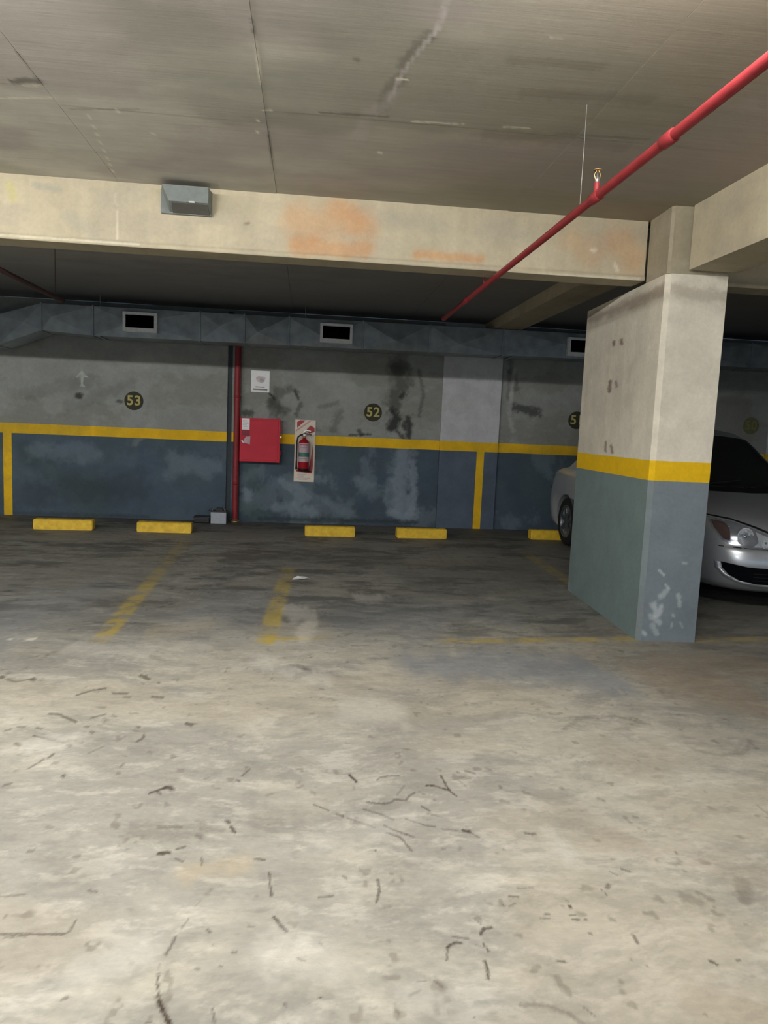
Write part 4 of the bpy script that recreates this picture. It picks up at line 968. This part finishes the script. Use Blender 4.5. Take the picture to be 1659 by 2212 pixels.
# ================================================================== battery box and black box by the wall
bt = empty('battery', (-1.21, 10.26, 0), 'pale grey battery box with black lid standing left of the red standpipe', 'battery')
MB().box(-1.318, -1.108, 10.19, 10.33, 0.0, 0.158, 0.006).build('case', M_BATT, bt)
ld = MB().box(-1.322, -1.104, 10.186, 10.334, 0.158, 0.178, 0.005).build('lid', M_BLACK, bt)
MB().prism([(-1.26, 0.177), (-1.245, 0.212), (-1.17, 0.212), (-1.155, 0.177)], 'y', 10.22, 10.30).build('raised_cover', M_BLACK, ld)
MB().lathe([(0, 0), (0.012, 0), (0.010, 0.026), (0, 0.026)], (-1.296, 10.23, 0.177), n=12).build('terminal', M_STEEL, ld)
MB().lathe([(0, 0), (0.012, 0), (0.010, 0.022), (0, 0.022)], (-1.128, 10.23, 0.177), n=12).build('terminal', M_STEEL, ld)
MB().tube([(-1.296, 10.23, 0.2), (-1.325, 10.22, 0.198), (-1.35, 10.23, 0.172)], 0.006, 8).build('cable_stub', M_BLACK, ld)
bb_ = empty('black_tray', (-1.44, 10.27, 0), 'low black box on the floor left of the grey battery box', 'box')
MB().box(-1.545, -1.335, 10.20, 10.36, 0.0, 0.075, 0.012).build('tray_body', M_BLACK, bb_)
MB().box(-1.553, -1.327, 10.192, 10.368, 0.072, 0.09, 0.006).build('tray_rim', M_BLACK, bb_)

# ================================================================== scraps on the floor
sc = MB(); b = bmesh.new()
pts = [(-0.115, 6.60), (-0.06, 6.585), (0.02, 6.60), (0.045, 6.65), (0.0, 6.70), (-0.07, 6.69), (-0.11, 6.66)]
ct = (-0.03, 6.645, 0.012)
V = [(p[0], p[1], 0.0015 + 0.008 * (i % 3)) for i, p in enumerate(pts)] + [ct]; V += [(v[0], v[1], v[2] - 0.0012) for v in V]
n = len(pts)
Fs = [(i, (i + 1) % n, n) for i in range(n)] + [(n + 1 + (i + 1) % n, n + 1 + i, 2 * n + 1) for i in range(n)] + [(i, n + 1 + i, n + 1 + (i + 1) % n, (i + 1) % n) for i in range(n)]
tag(sc.add(V, Fs).build('paper_scrap', M_WHITE), 'crumpled scrap of white paper on the floor beside the middle yellow line', 'litter')
# ================================================================== the silver car (nose towards the viewer)
CARX, CARY = 4.15, 5.50
LV = [  # z, nose y, half width, tail y, corner softness
    (0.17, .16, .70, 4.36, 1.0), (0.205, .07, .77, 4.44, 1.0), (0.25, .035, .81, 4.47, 1.0), (0.32, .018, .832, 4.49, 1.0), (0.42, .0, .842, 4.50, 1.0), (0.50, .018, .85, 4.50, 1.0),
    (0.535, .032, .852, 4.495, 1.0), (0.56, .055, .853, 4.49, 1.0), (0.64, .075, .853, 4.48, 1.0), (0.71, .12, .852, 4.46, .98), (0.765, .20, .85, 4.44, .95),
    (0.81, .33, .845, 4.42, .88), (0.86, .53, .836, 4.40, .78), (0.91, .78, .825, 4.36, .68), (0.95, 1.0, .81, 4.28, .6), (0.98, 1.15, .795, 4.15, .55), (1.005, 1.25, .772, 3.98, .5),
    (1.10, 1.40, .738, 3.82, .46), (1.22, 1.60, .692, 3.62, .42), (1.34, 1.80, .66, 3.40, .38), (1.44, 1.98, .63, 3.20, .34), (1.51, 2.16, .575, 3.0, .3), (1.555, 2.4, .43, 2.84, .2), (1.57, 2.6, .14, 2.7, .1)]
zA = np.array([l[0] for l in LV])
def lv(z, k): return float(np.interp(z, zA, [l[k] for l in LV]))
UK = [0, .2, .4, .55, .67, .77, .85, .92, .97, 1.0]; SK = [0, .006, .024, .05, .088, .14, .21, .31, .44, .66]
def setb(u): return float(np.interp(u, UK, SK))
def front(x, z, off=0.0):
    wv = lv(z, 2); u = min(abs(x) / wv, 1.0)
    return lv(z, 1) + setb(u) * lv(z, 4) - off
def cpt(x, y, z): return (CARX + x, CARY + y, z)
def outline(z):
    wv, y0, y1, k = lv(z, 2), lv(z, 1), lv(z, 3), lv(z, 4); pts = []
    for u in UK: pts.append((-u * wv, y0 + setb(u) * k))
    ya, yb = y0 + SK[-1] * k, y1 - 0.34 * min(1, k + .2)
    for t in (.2, .4, .6, .8): pts.append((-wv * (1 + 0.004 * math.sin(math.pi * t)), ya + (yb - ya) * t))
    for u in UK[::-1]: pts.append((-u * wv, y1 - setb(u) * 0.52 * min(1, k + .2)))
    left = pts; right = [(-x, y) for x, y in left[::-1]][1:-1]
    return left + right
car = empty('car', (CARX, CARY + 2.2, 0), 'silver sedan car parked nose out behind the pillar at right', 'car')
zz = sorted(set([round(float(z), 4) for z in np.concatenate([zA, (zA[1:] + zA[:-1]) / 2])]))
rings = [outline(z) for z in zz]; n = len(rings[0]); mb = MB()
V = [cpt(x, y, z) for z, r in zip(zz, rings) for x, y in r]
Fs = [(i * n + j, i * n + (j + 1) % n, (i + 1) * n + (j + 1) % n, (i + 1) * n + j) for i in range(len(zz) - 1) for j in range(n)]
mb.add(V, Fs, True); mb.add(V[:n], [tuple(range(n))]); mb.add(V[-n:], [tuple(range(n))])
body = mb.build('body', M_SILVER, None)
b = bmesh.new(); b.from_mesh(body.data); bmesh.ops.remove_doubles(b, verts=b.verts[:], dist=1e-5); bmesh.ops.recalc_face_normals(b, faces=b.faces[:]); b.to_mesh(body.data); b.free()
WHEELS = [(-1, 0.90), (1, 0.90), (-1, 3.58), (1, 3.58)]
for sx, wy in WHEELS:   # wheel arches cut out of the body
    cut = MB().lathe([(0.0, -0.19), (0.345, -0.19), (0.345, 0.19), (0.0, 0.19)], cpt(sx * 0.80, wy, 0.315), 'x', 40, False)
    co = cut.build('arch_cutter', M_BLACK); md = body.modifiers.new('arch', 'BOOLEAN'); md.operation = 'DIFFERENCE'; md.solver = 'EXACT'; md.object = co
    me = bpy.data.meshes.new_from_object(body.evaluated_get(bpy.context.evaluated_depsgraph_get()))
    body.modifiers.clear(); body.data = me; bpy.data.objects.remove(co)
body.data.name = 'body'; body.data.materials.clear(); body.data.materials.append(M_SILVER)
attach(body, car)
def patchx(poly, off, name, mat, parent, div=10, thick=0.0):
    """fit a shape given on the front view (x, z) over the nose or windscreen"""
    b = bmesh.new(); vs = [b.verts.new((p[0], 0, p[1])) for p in poly]; b.faces.new(vs)
    xs_ = [p[0] for p in poly]; zs_ = [p[1] for p in poly]
    for i in range(1, div):
        x = min(xs_) + (max(xs_) - min(xs_)) * i / div
        bmesh.ops.bisect_plane(b, geom=b.verts[:] + b.edges[:] + b.faces[:], plane_co=(x, 0, 0), plane_no=(1, 0, 0))
        z = min(zs_) + (max(zs_) - min(zs_)) * i / div
        bmesh.ops.bisect_plane(b, geom=b.verts[:] + b.edges[:] + b.faces[:], plane_co=(0, 0, z), plane_no=(0, 0, 1))
    if thick:
        r = bmesh.ops.extrude_face_region(b, geom=b.faces[:]); nv = [q for q in r['geom'] if isinstance(q, bmesh.types.BMVert)]
        back = set(nv)
    else: back = set()
    for q in b.verts: q.co = Vector(cpt(q.co.x, front(q.co.x, q.co.z, off) + (thick if q in back else 0), q.co.z))
    return MB().frombm(b, True).build(name, mat, parent)
def patchs(sx, poly, off, name, mat, parent):
    """fit a shape given on the side view (y, z) over the flank"""
    b = bmesh.new(); vs = [b.verts.new((0, p[0], p[1])) for p in poly]; b.faces.new(vs)
    zs_ = [p[1] for p in poly]; ys_ = [p[0] for p in poly]
    for i in range(1, 8):
        z = min(zs_) + (max(zs_) - min(zs_)) * i / 8; bmesh.ops.bisect_plane(b, geom=b.verts[:] + b.edges[:] + b.faces[:], plane_co=(0, 0, z), plane_no=(0, 0, 1))
        y = min(ys_) + (max(ys_) - min(ys_)) * i / 8; bmesh.ops.bisect_plane(b, geom=b.verts[:] + b.edges[:] + b.faces[:], plane_co=(0, y, 0), plane_no=(0, 1, 0))
    for q in b.verts:
        z, y = q.co.z, q.co.y; wv, k, y0, y1 = lv(z, 2), lv(z, 4), lv(z, 1), lv(z, 3)
        d0 = (y - y0) / max(k, .05); d1 = (y1 - y) / (0.52 * min(1, k + .2))
        u = min(float(np.interp(d0, SK, UK)), float(np.interp(d1, SK, UK)))
        q.co = Vector(cpt(sx * (wv * u * 1.003 + off), y, z))
    return MB().frombm(b, True).build(name, mat, parent)
mir = lambda poly: [(-x, z) for x, z in poly][::-1]
# windscreen with dark surround, side windows, rear window
patchx([(-.775, 1.0), (-.60, .992), (0, .985), (.60, .992), (.775, 1.0), (.71, 1.16), (.635, 1.36), (.59, 1.445), (.3, 1.475), (0, 1.48), (-.3, 1.475), (-.59, 1.445), (-.635, 1.36), (-.71, 1.16)], 0.012, 'windscreen', M_GLASSDARK, car, 16)
patchx([(-.79, .965), (-.6, .955), (0, .945), (.6, .955), (.79, .965), (.775, .998), (.6, .99), (0, .983), (-.6, .99), (-.775, .998)], 0.008, 'cowl', M_BLACK, car, 16)
for sx in (-1, 1):
    patchs(sx, [(1.72, 1.03), (2.33, 1.03), (2.30, 1.385), (2.12, 1.375), (1.93, 1.28)], 0.008, 'side_window', M_GLASSDARK, car)
    patchs(sx, [(2.40, 1.03), (3.20, 1.03), (3.22, 1.20), (3.05, 1.36), (2.38, 1.385)], 0.008, 'side_window', M_GLASSDARK, car)
    patchs(sx, [(3.27, 1.06), (3.46, 1.06), (3.27, 1.21)], 0.008, 'side_window', M_GLASSDARK, car)
    patchs(sx, [(1.10, .25), (2.25, .25), (2.255, .25), (2.255, 1.0), (2.245, 1.0), (2.245, .258), (1.10, .258)], 0.004, 'door_gap', M_BLACK, car)
    for yy in (2.12, 3.05): patchs(sx, [(yy, .80), (yy + .17, .80), (yy + .17, .83), (yy, .83)], 0.018, 'door_handle', M_SILVER, car)
    # front lamp: housing, two reflector bowls, amber corner, clear cover
    P = [(sx * x, z) for x, z in ((.735, .775), (.745, .70), (.70, .60), (.655, .57), (.58, .552), (.45, .546), (.34, .556), (.275, .595), (.33, .65), (.46, .70), (.60, .752))]
    if sx > 0: P = P[::-1]
    hl = patchx(P, 0.006, 'headlight', M_LAMPBACK, car, 8)
    for (x, z, r) in ((.555, .645, .066), (.405, .60, .044)):
        cy_ = front(sx * x, z, 0.012); ax = MB()
        prof = [(r * 1.08, -0.010), (r, -0.012), (r * .93, -0.006), (r * .6, 0.012), (r * .25, 0.020), (0.0, 0.022)]
        ax.lathe(prof, cpt(sx * x, cy_, z), 'y', 20).build('reflector', M_REFL, hl)
        MB().lathe([(0, -0.014), (r * .22, -0.010), (r * .26, 0.01), (0, 0.012)], cpt(sx * x, cy_, z), 'y', 12).build('bulb', M_CHROME, hl)
        for q in range(6):
            t = q * math.pi / 3 + .4
            MB().box(*[v for pr_ in ((CARX + sx * x + r * .62 * math.cos(t) - .007, CARX + sx * x + r * .62 * math.cos(t) + .007), (CARY + cy_ - .006, CARY + cy_ + .012), (z + r * .62 * math.sin(t) - .007, z + r * .62 * math.sin(t) + .007)) for v in pr_], 0.002, 1).build('reflector_facet', M_REFL, hl)
    A = [(sx * x, z) for x, z in ((.728, .755), (.735, .70), (.695, .615), (.655, .60), (.645, .70), (.66, .745))]
    patchx(A if sx < 0 else A[::-1], 0.014, 'turn_signal', M_AMBER, hl, 5)
    Bc = [(sx * x, z) for x, z in ((.50, .562), (.36, .565), (.31, .595), (.35, .628), (.40, .655), (.47, .685), (.46, .60))]
    patchx(Bc if sx < 0 else Bc[::-1], 0.011, 'reflector_plate', M_REFL, hl, 5)
    patchx(P, 0.036, 'lens_cover', M_LENS, hl, 8)
    E_ = [(sx * x, z) for x, z in ((.74, .785), (.60, .764), (.46, .712), (.33, .66), (.27, .602), (.262, .612), (.32, .672), (.45, .726), (.59, .776), (.735, .795))]
    patchx(E_ if sx < 0 else E_[::-1], 0.007, 'bonnet_gap', M_BLACK, car, 10)
    patchs(sx, [(.50, .17), (.55, .17), (.545, .56), (.52, .58), (.515, .57)], 0.003, 'bumper_gap', M_BLACK, car)
    # mirror
    mx = CARX + sx * .87
    MB().box(mx - .09, mx + .09, CARY + 1.62, CARY + 1.72, 1.02, 1.15, 0.035, 3).build('mirror', M_SILVER, car)
    MB().box(CARX + sx * .78 - .04, CARX + sx * .78 + .04, CARY + 1.66, CARY + 1.70, 1.03, 1.06, 0.008).build('mirror_arm', M_BLACK, car)
    patchs(sx, [(4.24, .70), (4.44, .70), (4.42, .92), (4.22, .92)], 0.006, 'tail_lamp', plain('tail_lens', (70, 20, 22), rough=0.2), car)
patchx([(-.72, .546), (.72, .546), (.72, .553), (-.72, .553)], 0.005, 'bumper_gap', M_BLACK, car, 14)
# lower intake and its bright lip, grille
IN = [(-.715, .425), (-.70, .375), (-.655, .32), (-.58, .28), (-.46, .258), (0, .252), (.46, .258), (.58, .28), (.655, .32), (.70, .375), (.715, .425), (.55, .40), (0, .385), (-.55, .40)]
it = patchx(IN, 0.012, 'lower_intake', M_DARK, car, 12)
for z in (.285, .315, .345): patchx([(-.5, z), (.5, z), (.5, z + .007), (-.5, z + .007)], 0.018, 'intake_bar', M_BLACK, it, 10)
LP = [(-0.745, 0.43), (-0.732, 0.365), (-0.68, 0.3), (-0.59, 0.257), (-0.46, 0.235), (0, 0.228), (0.46, 0.235), (0.59, 0.257), (0.68, 0.3), (0.732, 0.365), (0.745, 0.43), (0.723, 0.425), (0.708, 0.375), (0.663, 0.32), (0.588, 0.28), (0.468, 0.258), (0.0, 0.252), (-0.468, 0.258), (-0.588, 0.28), (-0.663, 0.32), (-0.708, 0.375), (-0.723, 0.425)]
patchx(LP, 0.022, 'bumper_lip', M_SILVER, car, 14, 0.02)
gr = patchx([(-.25, .575), (.25, .575), (.30, .64), (.22, .67), (-.22, .67), (-.30, .64)], 0.006, 'grille', M_DARK, car, 8)
for z in (.595, .62, .645): patchx([(-.255, z), (.255, z), (.255, z + .009), (-.255, z + .009)], 0.016, 'grille_bar', M_CHROME, gr, 8)
# wipers
for x0, x1, z1 in ((-.55, .05, 1.035), (.0, .58, 1.03)):
    MB().tube([cpt(x0 + (x1 - x0) * t, front(x0 + (x1 - x0) * t, .975 + (z1 - .975) * t, .03), .975 + (z1 - .975) * t + .01) for t in np.linspace(0, 1, 7)], 0.007, 6).build('wiper', M_BLACK, car)
for sx, wy in WHEELS:
    wx = sx * .835; o = cpt(wx, wy, 0.315)
    ty = MB().lathe([(0.20, -.19), (.27, -.195), (.30, -.18), (.315, -.15), (.315, -.04), (.302, -.008), (.275, .006), (.215, .004), (.205, -.01)] if sx > 0 else
                    [(0.20, .19), (.27, .195), (.30, .18), (.315, .15), (.315, .04), (.302, .008), (.275, -.006), (.215, -.004), (.205, .01)], o, 'x', 44).build('wheel', M_TYRE, car)
    s = sx
    MB().lathe([(.212, 0.0), (.205, -.012 * s), (.19, -.03 * s), (.05, -.03 * s), (0, -.03 * s)], o, 'x', 32).build('rim', M_LAMPBACK, ty)
    MB().lathe([(.216, -.004 * s), (.212, .004 * s), (.198, .004 * s), (.192, -.012 * s)], o, 'x', 36).build('rim_ring', M_RIM, ty)
    MB().lathe([(.055, -.03 * s), (.052, -.004 * s), (.03, .003 * s), (0, .004 * s)], o, 'x', 20).build('hub_cap', M_RIM, ty)
    for q in range(7):
        t = 2 * math.pi * q / 7 + .3; c, sn = math.cos(t), math.sin(t)
        Vv = []
        for r, hw in ((.045, .026), (.2, .019)):
            for dx in (-.022, -.002):
                for e in (-1, 1): Vv.append((o[0] + dx * s, o[1] + r * c - e * hw * sn, o[2] + r * sn + e * hw * c))
        MB().add(Vv, [(0, 1, 5, 4), (2, 6, 7, 3), (0, 4, 6, 2), (1, 3, 7, 5), (0, 2, 3, 1), (4, 5, 7, 6)]).build('spoke', M_RIM, ty)
for y in (.9, 3.58): MB().tube([cpt(-.7, y, .3), cpt(.7, y, .3)], .04, 10).build('axle', M_BLACK, car)
MB().box(CARX - .62, CARX + .62, CARY + .5, CARY + 4.1, .155, .19, .01).build('underbody', M_BLACK, car)
